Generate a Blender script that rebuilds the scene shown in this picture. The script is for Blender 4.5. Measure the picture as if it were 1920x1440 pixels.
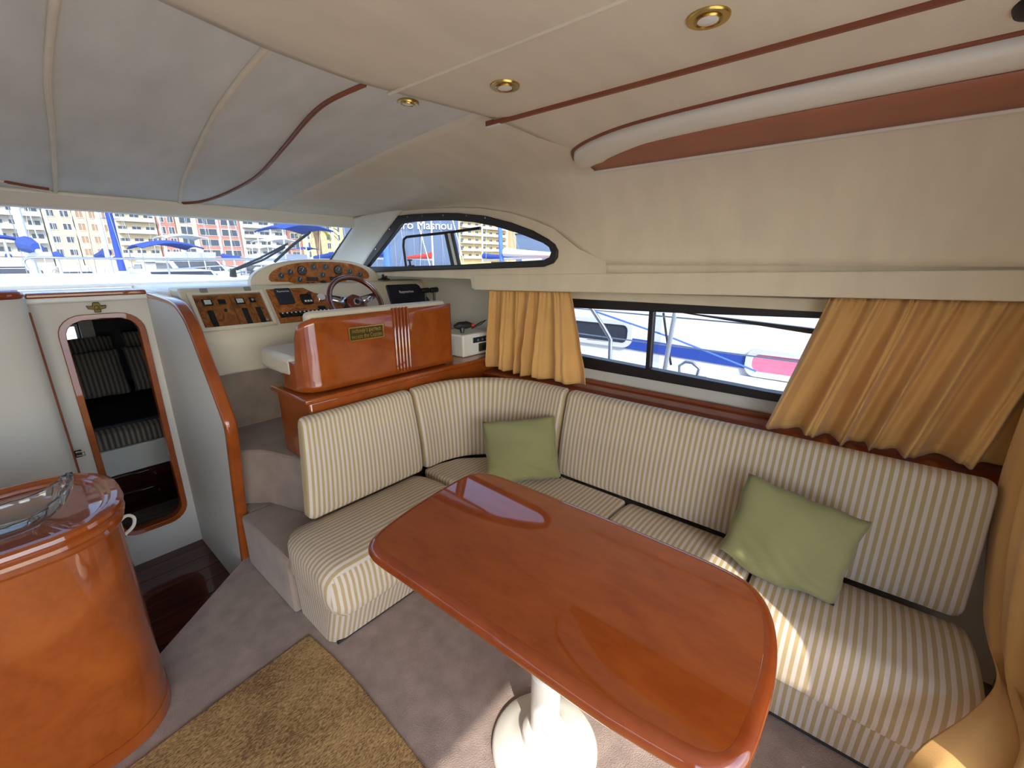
import bpy, bmesh, math, random
from mathutils import Vector, Matrix, geometry
PI = math.pi
random.seed(7)
scn = bpy.context.scene
for o in list(bpy.data.objects): bpy.data.objects.remove(o)
COL = scn.collection

# ---------------------------------------------------------------- camera, sky, sun, exposure
cd = bpy.data.cameras.new('camera'); cam = bpy.data.objects.new('camera', cd); COL.objects.link(cam)
cd.sensor_width = 36; cd.lens = 15.0; cd.clip_start = 0.02; cd.clip_end = 2000
cam.location = (0, 0, 1.5); cam.rotation_euler = (math.radians(90-16), 0, math.radians(-50))
scn.camera = cam
w = bpy.data.worlds.new('world'); scn.world = w; w.use_nodes = True
wn = w.node_tree; bg = wn.nodes['Background']
sky = wn.nodes.new('ShaderNodeTexSky'); sky.sky_type = 'NISHITA'; sky.sun_disc = False
sky.sun_elevation = math.radians(42); sky.sun_rotation = math.radians(212); sky.air_density = 1.0; sky.dust_density = 1.5
wn.links.new(sky.outputs[0], bg.inputs[0]); bg.inputs[1].default_value = 0.40
SUN_DIR = Vector((-0.52, -0.80, 0.74)).normalized()     # towards the sun: astern and to port
sl = bpy.data.lights.new('sun', 'SUN'); sl.energy = 3.2; sl.angle = 0.01; sl.color = (1, .95, .87)
so = bpy.data.objects.new('sun', sl); COL.objects.link(so); so.rotation_euler = SUN_DIR.to_track_quat('Z', 'Y').to_euler()
so.location = (-6, -8, 9)
scn.view_settings.view_transform = 'Standard'; scn.view_settings.look = 'None'
scn.view_settings.exposure = 1.0; scn.view_settings.gamma = 1.0; scn.view_settings.use_curve_mapping = False

# ---------------------------------------------------------------- materials
def srgb(r, g, b):
    f = lambda c: (c/255/12.92 if c/255 <= .04045 else ((c/255+.055)/1.055)**2.4)
    return (f(r), f(g), f(b), 1)
M = {}
def base(name):
    m = bpy.data.materials.new(name); m.use_nodes = True; M[name] = m
    nt = m.node_tree; return m, nt, nt.nodes['Principled BSDF']
def N(nt, t, **kw):
    n = nt.nodes.new(t)
    for k, v in kw.items(): setattr(n, k, v)
    return n
def mat(name, col, rough=.5, metal=0, coat=0, noise=0, nscale=20, bump=0, bscale=200, spec=.5, sheen=0, stretch=(1,1,1)):
    m, nt, p = base(name)
    p.inputs['Base Color'].default_value = col; p.inputs['Roughness'].default_value = rough
    p.inputs['Metallic'].default_value = metal; p.inputs['Coat Weight'].default_value = coat
    p.inputs['Coat Roughness'].default_value = .04; p.inputs['Specular IOR Level'].default_value = spec
    p.inputs['Sheen Weight'].default_value = sheen
    tc = N(nt, 'ShaderNodeTexCoord'); mp = N(nt, 'ShaderNodeMapping'); mp.inputs['Scale'].default_value = stretch
    nt.links.new(tc.outputs['Object'], mp.inputs[0])
    if noise:
        nz = N(nt, 'ShaderNodeTexNoise'); nz.inputs['Scale'].default_value = nscale; nz.inputs['Detail'].default_value = 6
        rp = N(nt, 'ShaderNodeValToRGB'); d = noise
        rp.color_ramp.elements[0].position = .3; rp.color_ramp.elements[1].position = .7
        rp.color_ramp.elements[0].color = tuple(c*(1-d) for c in col[:3])+(1,)
        rp.color_ramp.elements[1].color = tuple(min(1, c*(1+d)) for c in col[:3])+(1,)
        nt.links.new(mp.outputs[0], nz.inputs['Vector']); nt.links.new(nz.outputs['Fac'], rp.inputs[0])
        nt.links.new(rp.outputs[0], p.inputs['Base Color'])
    if bump:
        n2 = N(nt, 'ShaderNodeTexNoise'); n2.inputs['Scale'].default_value = bscale; n2.inputs['Detail'].default_value = 3
        b = N(nt, 'ShaderNodeBump'); b.inputs['Strength'].default_value = bump; b.inputs['Distance'].default_value = .004
        nt.links.new(mp.outputs[0], n2.inputs['Vector']); nt.links.new(n2.outputs['Fac'], b.inputs['Height'])
        nt.links.new(b.outputs[0], p.inputs['Normal'])
    return m
def wood(name, c1, c2, scale=7, rough=.25, coat=.8, stretch=(1, 1, 1), dist=1.5):
    m, nt, p = base(name)
    tc = N(nt, 'ShaderNodeTexCoord'); mp = N(nt, 'ShaderNodeMapping'); mp.inputs['Scale'].default_value = stretch
    a = N(nt, 'ShaderNodeTexNoise'); a.inputs['Scale'].default_value = scale; a.inputs['Detail'].default_value = 8; a.inputs['Distortion'].default_value = dist
    b = N(nt, 'ShaderNodeTexNoise'); b.inputs['Scale'].default_value = scale*9; b.inputs['Detail'].default_value = 4
    mx = N(nt, 'ShaderNodeMath', operation='MULTIPLY_ADD'); mx.inputs[1].default_value = .35
    rp = N(nt, 'ShaderNodeValToRGB'); rp.color_ramp.elements[0].position = .45; rp.color_ramp.elements[1].position = .88
    rp.color_ramp.elements[0].color = c1; rp.color_ramp.elements[1].color = c2
    L = nt.links.new
    L(tc.outputs['Object'], mp.inputs[0]); L(mp.outputs[0], a.inputs['Vector']); L(mp.outputs[0], b.inputs['Vector'])
    L(b.outputs['Fac'], mx.inputs[0]); L(a.outputs['Fac'], mx.inputs[2]); L(mx.outputs[0], rp.inputs[0]); L(rp.outputs[0], p.inputs['Base Color'])
    p.inputs['Roughness'].default_value = max(.4, rough); p.inputs['Specular IOR Level'].default_value = .1; p.inputs['Coat Weight'].default_value = coat; p.inputs['Coat Roughness'].default_value = .03; p.inputs['Coat IOR'].default_value = 1.7
    return m
def stripes(name, c1, c2, period=.0275, duty=.5):
    m, nt, p = base(name); L = nt.links.new
    uv = N(nt, 'ShaderNodeTexCoord'); sp = N(nt, 'ShaderNodeSeparateXYZ'); L(uv.outputs['UV'], sp.inputs[0])
    dv = N(nt, 'ShaderNodeMath', operation='DIVIDE'); dv.inputs[1].default_value = period; L(sp.outputs['X'], dv.inputs[0])
    fr = N(nt, 'ShaderNodeMath', operation='FRACT'); L(dv.outputs[0], fr.inputs[0])
    pp = N(nt, 'ShaderNodeMath', operation='PINGPONG'); pp.inputs[1].default_value = .5; L(fr.outputs[0], pp.inputs[0])
    mr = N(nt, 'ShaderNodeMapRange'); mr.inputs['From Min'].default_value = duty*.5-.03; mr.inputs['From Max'].default_value = duty*.5+.03; L(pp.outputs[0], mr.inputs['Value'])
    mx = N(nt, 'ShaderNodeMix', data_type='RGBA'); mx.inputs[6].default_value = c1; mx.inputs[7].default_value = c2
    L(mr.outputs[0], mx.inputs[0]); L(mx.outputs[2], p.inputs['Base Color'])
    p.inputs['Roughness'].default_value = .85; p.inputs['Sheen Weight'].default_value = .15
    w2 = N(nt, 'ShaderNodeTexNoise'); w2.inputs['Scale'].default_value = 9; w2.inputs['Detail'].default_value = 2
    w1 = N(nt, 'ShaderNodeTexNoise'); w1.inputs['Scale'].default_value = 700
    ad = N(nt, 'ShaderNodeMath', operation='MULTIPLY_ADD'); ad.inputs[1].default_value = 5
    L(uv.outputs['Object'], w2.inputs['Vector']); L(uv.outputs['Object'], w1.inputs['Vector']); L(w2.outputs['Fac'], ad.inputs[0]); L(w1.outputs['Fac'], ad.inputs[2])
    b = N(nt, 'ShaderNodeBump'); b.inputs['Strength'].default_value = .35; b.inputs['Distance'].default_value = .004
    L(ad.outputs[0], b.inputs['Height']); L(b.outputs[0], p.inputs['Normal'])
    return m
def glass(name, tint=(.62, .66, .68), refl=1.0):
    m = bpy.data.materials.new(name); m.use_nodes = True; M[name] = m; nt = m.node_tree
    for n in list(nt.nodes):
        if n.type == 'BSDF_PRINCIPLED': nt.nodes.remove(n)
    out = nt.nodes['Material Output']
    t = N(nt, 'ShaderNodeBsdfTransparent'); t.inputs[0].default_value = tint+(1,)
    g = N(nt, 'ShaderNodeBsdfGlossy'); g.inputs['Roughness'].default_value = .01
    ge = N(nt, 'ShaderNodeNewGeometry'); dt = N(nt, 'ShaderNodeVectorMath', operation='DOT_PRODUCT'); ab = N(nt, 'ShaderNodeMath', operation='ABSOLUTE')
    om = N(nt, 'ShaderNodeMath', operation='SUBTRACT'); om.inputs[0].default_value = 1; pw = N(nt, 'ShaderNodeMath', operation='POWER'); pw.inputs[1].default_value = 5
    k = N(nt, 'ShaderNodeMath', operation='MULTIPLY_ADD'); k.inputs[1].default_value = .48*refl; k.inputs[2].default_value = .02*refl
    L0 = nt.links.new
    L0(ge.outputs['Incoming'], dt.inputs[0]); L0(ge.outputs['Normal'], dt.inputs[1]); L0(dt.outputs['Value'], ab.inputs[0]); L0(ab.outputs[0], om.inputs[1]); L0(om.outputs[0], pw.inputs[0]); L0(pw.outputs[0], k.inputs[0])
    mx = N(nt, 'ShaderNodeMixShader'); L = nt.links.new
    L(k.outputs[0], mx.inputs[0]); L(t.outputs[0], mx.inputs[1]); L(g.outputs[0], mx.inputs[2]); L(mx.outputs[0], out.inputs[0])
    return m
def weave(name, c1, c2):
    m, nt, p = base(name); L = nt.links.new
    tc = N(nt, 'ShaderNodeTexCoord'); mp = N(nt, 'ShaderNodeMapping'); mp.inputs['Scale'].default_value = (45, 210, 60); mp.inputs['Rotation'].default_value = (0, 0, .12)
    nz = N(nt, 'ShaderNodeTexNoise'); nz.inputs['Scale'].default_value = 2.2; nz.inputs['Detail'].default_value = 5
    n3 = N(nt, 'ShaderNodeTexNoise'); n3.inputs['Scale'].default_value = 5; n3.inputs['Detail'].default_value = 4
    rp = N(nt, 'ShaderNodeValToRGB'); rp.color_ramp.elements[0].position = .38; rp.color_ramp.elements[1].position = .64
    rp.color_ramp.elements[0].color = c1; rp.color_ramp.elements[1].color = c2
    sc = N(nt, 'ShaderNodeMath', operation='MULTIPLY_ADD'); sc.inputs[1].default_value = .35; sc.inputs[2].default_value = -.17
    ad = N(nt, 'ShaderNodeMath', operation='ADD')
    L(tc.outputs['Object'], mp.inputs[0]); L(mp.outputs[0], nz.inputs['Vector']); L(tc.outputs['Object'], n3.inputs['Vector'])
    L(n3.outputs['Fac'], sc.inputs[0]); L(nz.outputs['Fac'], ad.inputs[0]); L(sc.outputs[0], ad.inputs[1]); L(ad.outputs[0], rp.inputs[0]); L(rp.outputs[0], p.inputs['Base Color'])
    b = N(nt, 'ShaderNodeBump'); b.inputs['Strength'].default_value = .9; b.inputs['Distance'].default_value = .006
    L(nz.outputs['Fac'], b.inputs['Height']); L(b.outputs[0], p.inputs['Normal']); p.inputs['Roughness'].default_value = .95
    return m
mat('liner', srgb(226, 213, 186), .62, noise=.05, nscale=3.5, bump=.25, bscale=260, stretch=(1, 3, 1))
mat('liner_grey', srgb(216, 214, 203), .62, noise=.09, nscale=3, bump=.25, bscale=260, stretch=(3, 1, 1))
mat('gelcoat', srgb(228, 221, 203), .28, noise=.02, nscale=3)
mat('wall_white', srgb(210, 206, 197), .5, noise=.03, nscale=2, bump=.1, bscale=300)
mat('cream', srgb(214, 204, 184), .35)
mat('white', srgb(236, 236, 230), .35)
mat('white_plastic', srgb(225, 221, 208), .3)
wood('wood', srgb(134, 62, 18), srgb(158, 79, 27), 5, .28, .9, (1, 1, 1), 1.0)
wood('wood_table', srgb(138, 60, 14), srgb(158, 76, 22), 5, .3, 1.0, (2.2, .7, 1), 1.0)
wood('wood_edge', srgb(126, 52, 18), srgb(146, 66, 24), 6, .2, 1.0, (1, .6, 1), 1)
wood('wood_trim', srgb(122, 68, 46), srgb(144, 84, 58), 8, .45, .2, (1, .2, 1), 1)
wood('wood_dark', srgb(44, 16, 12), srgb(84, 34, 24), 4, .25, .7, (.5, 6, 1), .5)
wood('burl', srgb(112, 54, 20), srgb(186, 112, 48), 14, .25, .8, (1, 1, 1), 3)
wood('wheel_wood', srgb(70, 22, 14), srgb(110, 44, 28), 12, .2, .9)
mat('brown_panel', srgb(168, 106, 78), .6, noise=.04, nscale=8)
mat('carpet', srgb(146, 127, 116), .95, noise=.20, nscale=14, bump=1.0, bscale=240, sheen=.3)
mat('carpet_step', srgb(152, 132, 116), .95, noise=.14, nscale=9, bump=.9, bscale=330, sheen=.3)
weave('sisal', srgb(104, 74, 40), srgb(196, 160, 104))
stripes('stripe', srgb(174, 152, 110), srgb(202, 190, 177), .0218, .5)
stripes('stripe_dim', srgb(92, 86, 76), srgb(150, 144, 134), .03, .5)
mat('curtain', srgb(212, 164, 98), .85, noise=.06, nscale=6, bump=.15, bscale=500, sheen=.2)
mat('green', srgb(132, 131, 86), .85, noise=.08, nscale=5, bump=.25, bscale=40, sheen=.15)
mat('black', srgb(22, 21, 22), .35); mat('black_matt', srgb(26, 25, 27), .6); mat('black_gloss', srgb(14, 14, 20), .12, coat=.5)
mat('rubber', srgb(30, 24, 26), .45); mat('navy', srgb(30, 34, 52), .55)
mat('chrome', srgb(205, 205, 210), .15, metal=1); mat('steel', srgb(190, 192, 196), .25, metal=1)
mat('brass', srgb(196, 160, 84), .25, metal=1); mat('brass_dark', srgb(92, 80, 42), .45, metal=.8)
mat('lens', srgb(226, 220, 206), .3); mat('gauge_face', srgb(52, 54, 58), .3); mat('gauge_white', srgb(226, 226, 220), .4)
mat('red', srgb(200, 50, 40), .5); mat('grey', srgb(130, 130, 128), .5); mat('blue', srgb(40, 70, 150), .6)
mat('sticker', srgb(210, 212, 220), .5)
glass('tinted_glass', (.79, .80, .80)); glass('clear_glass', (.9, .92, .92), .7)
m, nt, p = base('crystal'); p.inputs['Transmission Weight'].default_value = .97; p.inputs['Base Color'].default_value = (.80, .84, .82, 1); p.inputs['Roughness'].default_value = .02; p.inputs['IOR'].default_value = 1.5
# outdoors
mat('water', srgb(70, 96, 120), .12, bump=.6, bscale=1.2); mat('quay', srgb(190, 184, 172), .9, noise=.1, nscale=.3)
mat('boat_white', srgb(204, 207, 212), .25); mat('deck_white', srgb(206, 208, 206), .5)
mat('canvas_blue', srgb(30, 62, 150), .8); mat('stripe_blue', srgb(36, 66, 150), .4); mat('boat_glass', srgb(44, 48, 60), .1); mat('pink', srgb(196, 110, 140), .8, noise=.2, nscale=8)
mat('alu', srgb(206, 208, 210), .4, metal=.3); mat('alu_blue', srgb(70, 110, 190), .5)
FAC = {'cream': (196, 182, 150), 'pale': (184, 180, 172), 'pink': (168, 112, 98), 'brown': (146, 104, 84), 'yellow': (198, 176, 126), 'bluegrey': (112, 128, 148), 'shed': (84, 102, 132)}
for k, v in FAC.items(): mat('fac_'+k, srgb(*v), .85, noise=.05, nscale=.4)
mat('pane', srgb(56, 66, 80), .3); mat('win_frame', srgb(186, 184, 178), .6); mat('shutter', srgb(150, 120, 90), .7)
mat('palm_leaf', srgb(120, 130, 62), .7, noise=.2, nscale=3); mat('palm_trunk', srgb(130, 104, 74), .9, noise=.25, nscale=4)

# ---------------------------------------------------------------- builders
class B:
    def __init__(s): s.v = []; s.f = []; s.uv = None
    def add(s, vs, fs):
        k = len(s.v); s.v += [tuple(q) for q in vs]; s.f += [tuple(i+k for i in f) for f in fs]; return s
    def box(s, x0, x1, y0, y1, z0, z1):
        return s.add([(x0,y0,z0),(x1,y0,z0),(x1,y1,z0),(x0,y1,z0),(x0,y0,z1),(x1,y0,z1),(x1,y1,z1),(x0,y1,z1)],
                     [(0,3,2,1),(4,5,6,7),(0,1,5,4),(1,2,6,5),(2,3,7,6),(3,0,4,7)])
    def prism(s, pts, fn, c0, c1):
        n = len(pts); vs = [fn(a, b, c0) for a, b in pts]+[fn(a, b, c1) for a, b in pts]
        return s.add(vs, [tuple(range(n-1, -1, -1)), tuple(range(n, 2*n))]+[(i, (i+1) % n, n+(i+1) % n, n+i) for i in range(n)])
    def holed(s, outer, holes, fn, c0, c1):
        loops = [outer]+holes; tris = geometry.tessellate_polygon([[Vector((a, b, 0)) for a, b in l] for l in loops])
        flat = [q for l in loops for q in l]; n = len(flat)
        vs = [fn(a, b, c0) for a, b in flat]+[fn(a, b, c1) for a, b in flat]
        fs = [t for t in tris]+[(t[2]+n, t[1]+n, t[0]+n) for t in tris]; k = 0
        for l in loops:
            m = len(l)
            fs += [(k+i, k+(i+1) % m, n+k+(i+1) % m, n+k+i) for i in range(m)]; k += m
        return s.add(vs, fs)
    def tube(s, pts, r, n=10, closed=False):
        pts = [Vector(q) for q in pts]; m = len(pts); vs = []; up = None
        for i, q in enumerate(pts):
            if closed: t = pts[(i+1) % m]-pts[i-1]
            else: t = pts[min(i+1, m-1)]-pts[max(i-1, 0)]
            t.normalize()
            if up is None: up = Vector((0, 0, 1)) if abs(t.z) < .9 else Vector((1, 0, 0))
            a = (up-t*up.dot(t)).normalized(); b = t.cross(a); up = a
            rr = r[i] if isinstance(r, (list, tuple)) else r
            vs += [q+a*rr*math.cos(2*PI*k/n)+b*rr*math.sin(2*PI*k/n) for k in range(n)]
        fs = []
        for i in range(m if closed else m-1):
            j = (i+1) % m
            fs += [(i*n+k, i*n+(k+1) % n, j*n+(k+1) % n, j*n+k) for k in range(n)]
        if not closed: fs += [tuple(range(n-1, -1, -1)), tuple((m-1)*n+k for k in range(n))]
        return s.add(vs, fs)
    def sweep(s, pts, sec, frames=None, closed=False, cap=True):
        # pts: origins; frames: (A,B) per origin; sec: list of (a,b)
        n = len(sec); m = len(pts); vs = []
        for q, (A, Bv) in zip(pts, frames): vs += [Vector(q)+Vector(A)*a+Vector(Bv)*b for a, b in sec]
        fs = []
        for i in range(m if closed else m-1):
            j = (i+1) % m
            fs += [(i*n+k, i*n+(k+1) % n, j*n+(k+1) % n, j*n+k) for k in range(n)]
        if cap and not closed: fs += [tuple(range(n-1, -1, -1)), tuple((m-1)*n+k for k in range(n))]
        return s.add(vs, fs)
    def lathe(s, prof, c, n=32, M4=None):
        c = Vector(c); vs = []
        for r, z in prof:
            for k in range(n):
                q = Vector((r*math.cos(2*PI*k/n), r*math.sin(2*PI*k/n), z))
                vs.append(c+(M4 @ q if M4 else q))
        m = len(prof)
        fs = [(i*n+k, i*n+(k+1) % n, (i+1)*n+(k+1) % n, (i+1)*n+k) for i in range(m-1) for k in range(n)]
        fs += [tuple(range(n-1, -1, -1)), tuple((m-1)*n+k for k in range(n))]
        return s.add(vs, fs)
    def grid(s, fn, nu, nv):
        vs = [fn(i/nu, j/nv) for i in range(nu+1) for j in range(nv+1)]
        return s.add(vs, [(i*(nv+1)+j, (i+1)*(nv+1)+j, (i+1)*(nv+1)+j+1, i*(nv+1)+j+1) for i in range(nu) for j in range(nv)])
def mk(name, b, mname, parent=None, smooth=35, bevel=0, seg=2, solid=0, solid_off=0, uvfn=None, local=False, fix=True):
    me = bpy.data.meshes.new(name); me.from_pydata(b.v, [], b.f); me.update()
    if fix:
        bm = bmesh.new(); bm.from_mesh(me); bmesh.ops.recalc_face_normals(bm, faces=bm.faces); bm.to_mesh(me); bm.free()
    me.materials.append(M[mname])
    if smooth: me.shade_smooth(); me.set_sharp_from_angle(angle=math.radians(smooth))
    if uvfn:
        uv = me.uv_layers.new(name='UVMap')
        for pl in me.polygons:
            for li in pl.loop_indices:
                vi = me.loops[li].vertex_index; uv.data[li].uv = uvfn(me.vertices[vi].co, vi, pl.normal)
    o = bpy.data.objects.new(name, me); COL.objects.link(o)
    if bevel:
        k = o.modifiers.new('bevel', 'BEVEL'); k.width = bevel; k.segments = seg; k.limit_method = 'ANGLE'; k.angle_limit = math.radians(35)
        k.harden_normals = False
    if solid:
        k = o.modifiers.new('solid', 'SOLIDIFY'); k.thickness = solid; k.offset = solid_off
    if parent is not None:
        o.parent = parent
        if not local:
            q = parent; off = Vector((0, 0, 0))
            while q is not None: off += q.location; q = q.parent
            o.location = -off
    return o
def tag(o, label, cat, group=None, kind=None):
    o['label'] = label; o['category'] = cat
    if group: o['group'] = group
    if kind: o['kind'] = kind
    return o
def thing(name, label, cat, loc=(0, 0, 0), rz=0, group=None, kind=None):
    o = bpy.data.objects.new(name, None); COL.objects.link(o); o.empty_display_size = .05
    o.location = loc; o.rotation_euler = (0, 0, rz); return tag(o, label, cat, group, kind)
def st(o, label, cat): return tag(o, label, cat, None, 'structure')
def copy_tree(o, parent=None):
    c = o.copy(); COL.objects.link(c); c.parent = parent
    for ch in list(o.children): copy_tree(ch, c)
    return c
def rrect(x0, x1, y0, y1, r, n=6):
    out = []
    for cx, cy, a in ((x1-r, y1-r, 0), (x0+r, y1-r, 90), (x0+r, y0+r, 180), (x1-r, y0+r, 270)):
        out += [(cx+r*math.cos(math.radians(a+90*k/n)), cy+r*math.sin(math.radians(a+90*k/n))) for k in range(n+1)]
    return out
def inset(poly, d):
    n = len(poly); out = []; A = sum(poly[i][0]*poly[(i+1) % n][1]-poly[(i+1) % n][0]*poly[i][1] for i in range(n)); sg = 1 if A > 0 else -1
    for i in range(n):
        p0 = Vector(poly[i-1]); p1 = Vector(poly[i]); p2 = Vector(poly[(i+1) % n])
        e1 = (p1-p0).normalized() if (p1-p0).length > 1e-7 else (p2-p1).normalized(); e2 = (p2-p1).normalized() if (p2-p1).length > 1e-7 else e1
        n1 = Vector((-e1.y, e1.x))*sg; n2 = Vector((-e2.y, e2.x))*sg; b = (n1+n2)
        b = b.normalized() if b.length > 1e-6 else n1
        k = d/max(.35, b.dot(n1)); q = p1+b*k; out.append((q.x, q.y))
    return out
def spline(pts, n=8, closed=False):
    P = [Vector(q) for q in pts]; m = len(P); out = []
    for i in range(m if closed else m-1):
        p0 = P[i-1] if (i > 0 or closed) else P[0]; p1 = P[i]; p2 = P[(i+1) % m]; p3 = P[(i+2) % m] if (closed or i+2 < m) else P[-1]
        for k in range(n):
            t = k/n; out.append(.5*((2*p1)+(p2-p0)*t+(2*p0-5*p1+4*p2-p3)*t*t+(3*p1-p0-3*p2+p3)*t**3))
    if not closed: out.append(P[-1])
    return out
XY = lambda a, b, c: (a, b, c)
YZ = lambda a, b, c: (c, a, b)
XZ = lambda a, b, c: (a, c, b)
def lerp(a, b, t): return a+(b-a)*t
def interp(x, tab):
    if x <= tab[0][0]: return tab[0][1]
    for (a, va), (b, vb) in zip(tab, tab[1:]):
        if x <= b: return lerp(va, vb, (x-a)/(b-a))
    return tab[-1][1]
def text(name, body, size, mat4, mname, parent=None, extrude=.0006, align='CENTER', local=False, xs=1.0):
    cu = bpy.data.curves.new(name, 'FONT'); cu.body = body; cu.size = size; cu.extrude = extrude; cu.align_x = align; cu.align_y = 'CENTER'; cu.resolution_u = 3
    t = bpy.data.objects.new('tmp', cu); COL.objects.link(t); bpy.context.view_layer.update()
    me = bpy.data.meshes.new_from_object(t.evaluated_get(bpy.context.evaluated_depsgraph_get()))
    bpy.data.objects.remove(t); me.transform(mat4 @ Matrix.Diagonal((xs, 1, 1, 1))); me.materials.clear(); me.materials.append(M[mname]); me.name = name
    o = bpy.data.objects.new(name, me); COL.objects.link(o)
    if parent is not None:
        o.parent = parent
        if not local:
            q = parent; off = Vector((0, 0, 0))
            while q is not None: off += q.location; q = q.parent
            o.location = -off
    return o
def frame4(o, x, y):      # matrix whose local x,y axes are the given vectors
    x = Vector(x).normalized(); y = Vector(y); y = (y-x*y.dot(x)).normalized(); z = x.cross(y)
    m = Matrix((x, y, z)).transposed().to_4x4(); m.translation = Vector(o); return m

# ================================================================ THE SALOON SHELL
# floor: carpet with a slanting edge above the companionway well
b = B(); b.prism([(-2.06, -.62), (2.06, -.62), (2.2, 3.15), (.575, 3.15), (.575, 2.32), (.144, 1.95), (.10, 1.912), (.06, 2.0), (-2.06, 2.0)], XY, -.035, 0)
st(mk('floor', b, 'carpet', smooth=0), 'grey brown carpet floor under the dining table', 'floor')
low = thing('floor_lower', 'dark polished wood floor of the sunken companionway well', 'floor', (0, 2.5, -.3), kind='structure')
yy = 1.62
while yy < 3.14:
    w_ = min(.13, 3.15-yy-.001); b = B(); b.box(-1.0, .545, yy+.0015, yy+w_-.0015, -.29, -.262); mk('plank', b, 'wood_dark', low, bevel=.002); yy += .13
b = B(); b.box(-1.0, .55, 1.6, 3.16, -.32, -.288); mk('subfloor', b, 'black_matt', low, smooth=0)
b = B(); b.prism([(.575, 2.32), (.144, 1.95), (.10, 1.912), (.06, 2.0), (-1.0, 2.0), (-1.0, 1.97), (.045, 1.97), (.09, 1.87), (.59, 2.295)], XY, -.29, -.0355)
st(mk('trim_1', b, 'wood_dark', smooth=0), 'dark wood riser below the slanting carpet edge', 'riser')

# forward bulkhead with the rounded doorway
b = B(); dr = rrect(.187, .486, -.04, 1.213, .085)
b.holed([(-2.06, -.29), (2.2, -.29), (2.2, 1.335), (-2.06, 1.335)], [dr], XZ, 3.13, 3.16)
fw = st(mk('wall_forward', b, 'wall_white', smooth=0), 'pale bulkhead around the rounded cabin doorway', 'wall')
b = B(); b.holed(rrect(.163, .51, -.064, 1.237, .105), [rrect(.192, .481, -.035, 1.208, .08)], XZ, 3.112, 3.172)
st(mk('door_1', b, 'wood', bevel=.008, smooth=60), 'rounded varnished wood frame of the cabin doorway', 'door frame')
b = B(); b.box(.09, .545, 3.095, 3.165, 1.327, 1.352)
st(mk('trim_2', b, 'wood', bevel=.008), 'thin varnished wood strip along the bulkhead top', 'trim')

# compartment wall on the port side of the well, with varnished edge and cap
b = B()
pts = [(-1.0, 3.0), (-.3, 2.98), (-.02, 2.98), (.05, 2.99), (.085, 3.02), (.09, 3.06), (.092, 3.129), (-1.0, 3.129)]
b.prism(pts, XY, -.29, 1.335)
cw = st(mk('wall_compartment', b, 'wall_white', smooth=50), 'smooth white compartment wall beside the companionway well', 'wall')
b = B(); b.tube([(.091, 3.035, -.28), (.088, 3.035, 1.27)], .006, 8); mk('edge_strip', b, 'wood_trim', cw)
b = B(); b.prism([(-1.0, 2.95), (-.02, 2.93), (.045, 2.935), (.082, 2.96), (.088, 3.0), (.088, 3.094), (-1.0, 3.094)], XY, 1.337, 1.372)
mk('wood_cap', b, 'wood_edge', cw, bevel=.014, seg=3)
lt = thing('door_latch', 'small black and chrome latch beside the galley counter', 'latch', (.105, 3.03, .54))
b = B(); b.box(.094, .122, 3.03, 3.04, .520, .560); mk('plate', b, 'black', lt, bevel=.004)
b = B(); b.tube([(.10, 3.025, .532), (.130, 3.015, .532), (.130, 3.015, .55), (.10, 3.025, .552)], .004, 8); mk('bow', b, 'chrome', lt)

# partition between the well and the steps, capped with varnished wood
part = [(3.13, -.29), (3.13, 1.315), (2.66, 1.305), (2.54, 1.285), (2.43, 1.235), (2.15, .80), (2.165, .70), (2.30, .06), (2.31, -.29)]
b = B(); b.prism(part, YZ, .545, .585)
pw = st(mk('wall_partition', b, 'wall_white', smooth=0), 'white partition between the steps and the companionway well', 'wall')
path = spline([(3.12, 1.318), (2.80, 1.316), (2.62, 1.306), (2.52, 1.28), (2.42, 1.21), (2.30, 1.03), (2.19, .855), (2.155, .775), (2.175, .65), (2.24, .36), (2.305, .02), (2.316, -.05)], 6)
pts = [(.568, q.x, q.y) for q in path]; fr = []
for i in range(len(path)):
    t = (path[min(i+1, len(path)-1)]-path[max(i-1, 0)]).normalized(); fr.append(((1, 0, 0), (0, t.y, -t.x)))
sec = rrect(-.026, .026, -.018, .014, .012, 4)
b = B(); b.sweep(pts, sec, fr); mk('wood_cap', b, 'wood', pw, smooth=60)

# carpeted steps up to the helm
stp = thing('carpeted_steps', 'taupe carpeted steps climbing to the helm beside the settee', 'steps', (.75, 2.1, 0))
b = B(); b.box(.598, 1.9, 2.335, 3.1, 0.001, .281); b.box(.56, .80, 1.72, 2.24, 0.001, .28); b.box(.598, .80, 2.2405, 2.336, 0.001, .28); mk('step', b, 'carpet_step', stp, bevel=.012)
b = B(); b.prism([(.60, 2.34), (.70, 2.24), (.77, 2.02), (.775, 1.86), (1.9, 1.86), (1.9, 3.1), (.60, 3.1)], XY, .282, .585); mk('step', b, 'carpet_step', stp, bevel=.012)
b = B(); b.box(.60, 2.19, 2.66, 2.70, .587, .905); mk('riser_panel', b, 'carpet_step', stp, smooth=0)

# main ceiling panel (aft) : shallow tray whose sides dip to the coves
def ceil_z(x):
    a = abs(x); return 1.95 if a < 1.15 else 1.95-.065*min(1, (a-1.15)/.5)**1.4
front = [(-1.70, 1.0), (-1.2, 1.09), (-.72, 1.17), (-.4, 1.13), (0, 1.06), (.27, 1.10), (.5, 1.155), (.72, 1.172), (.9, 1.145), (1.2, 1.09), (1.70, 1.0)]
def cf(u, v):
    x = lerp(-1.70, 1.70, u); y1 = interp(x, front); y = lerp(-.62, y1, v)
    return (x, y, ceil_z(x)+.012*max(0, (v-.96)/.04))
b = B(); b.grid(cf, 60, 40)
ce = st(mk('ceiling', b, 'liner', solid=.05, solid_off=1, fix=False, smooth=60), 'cream vinyl ceiling panel over the saloon', 'ceiling')
for f in ce.data.polygons: pass
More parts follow.
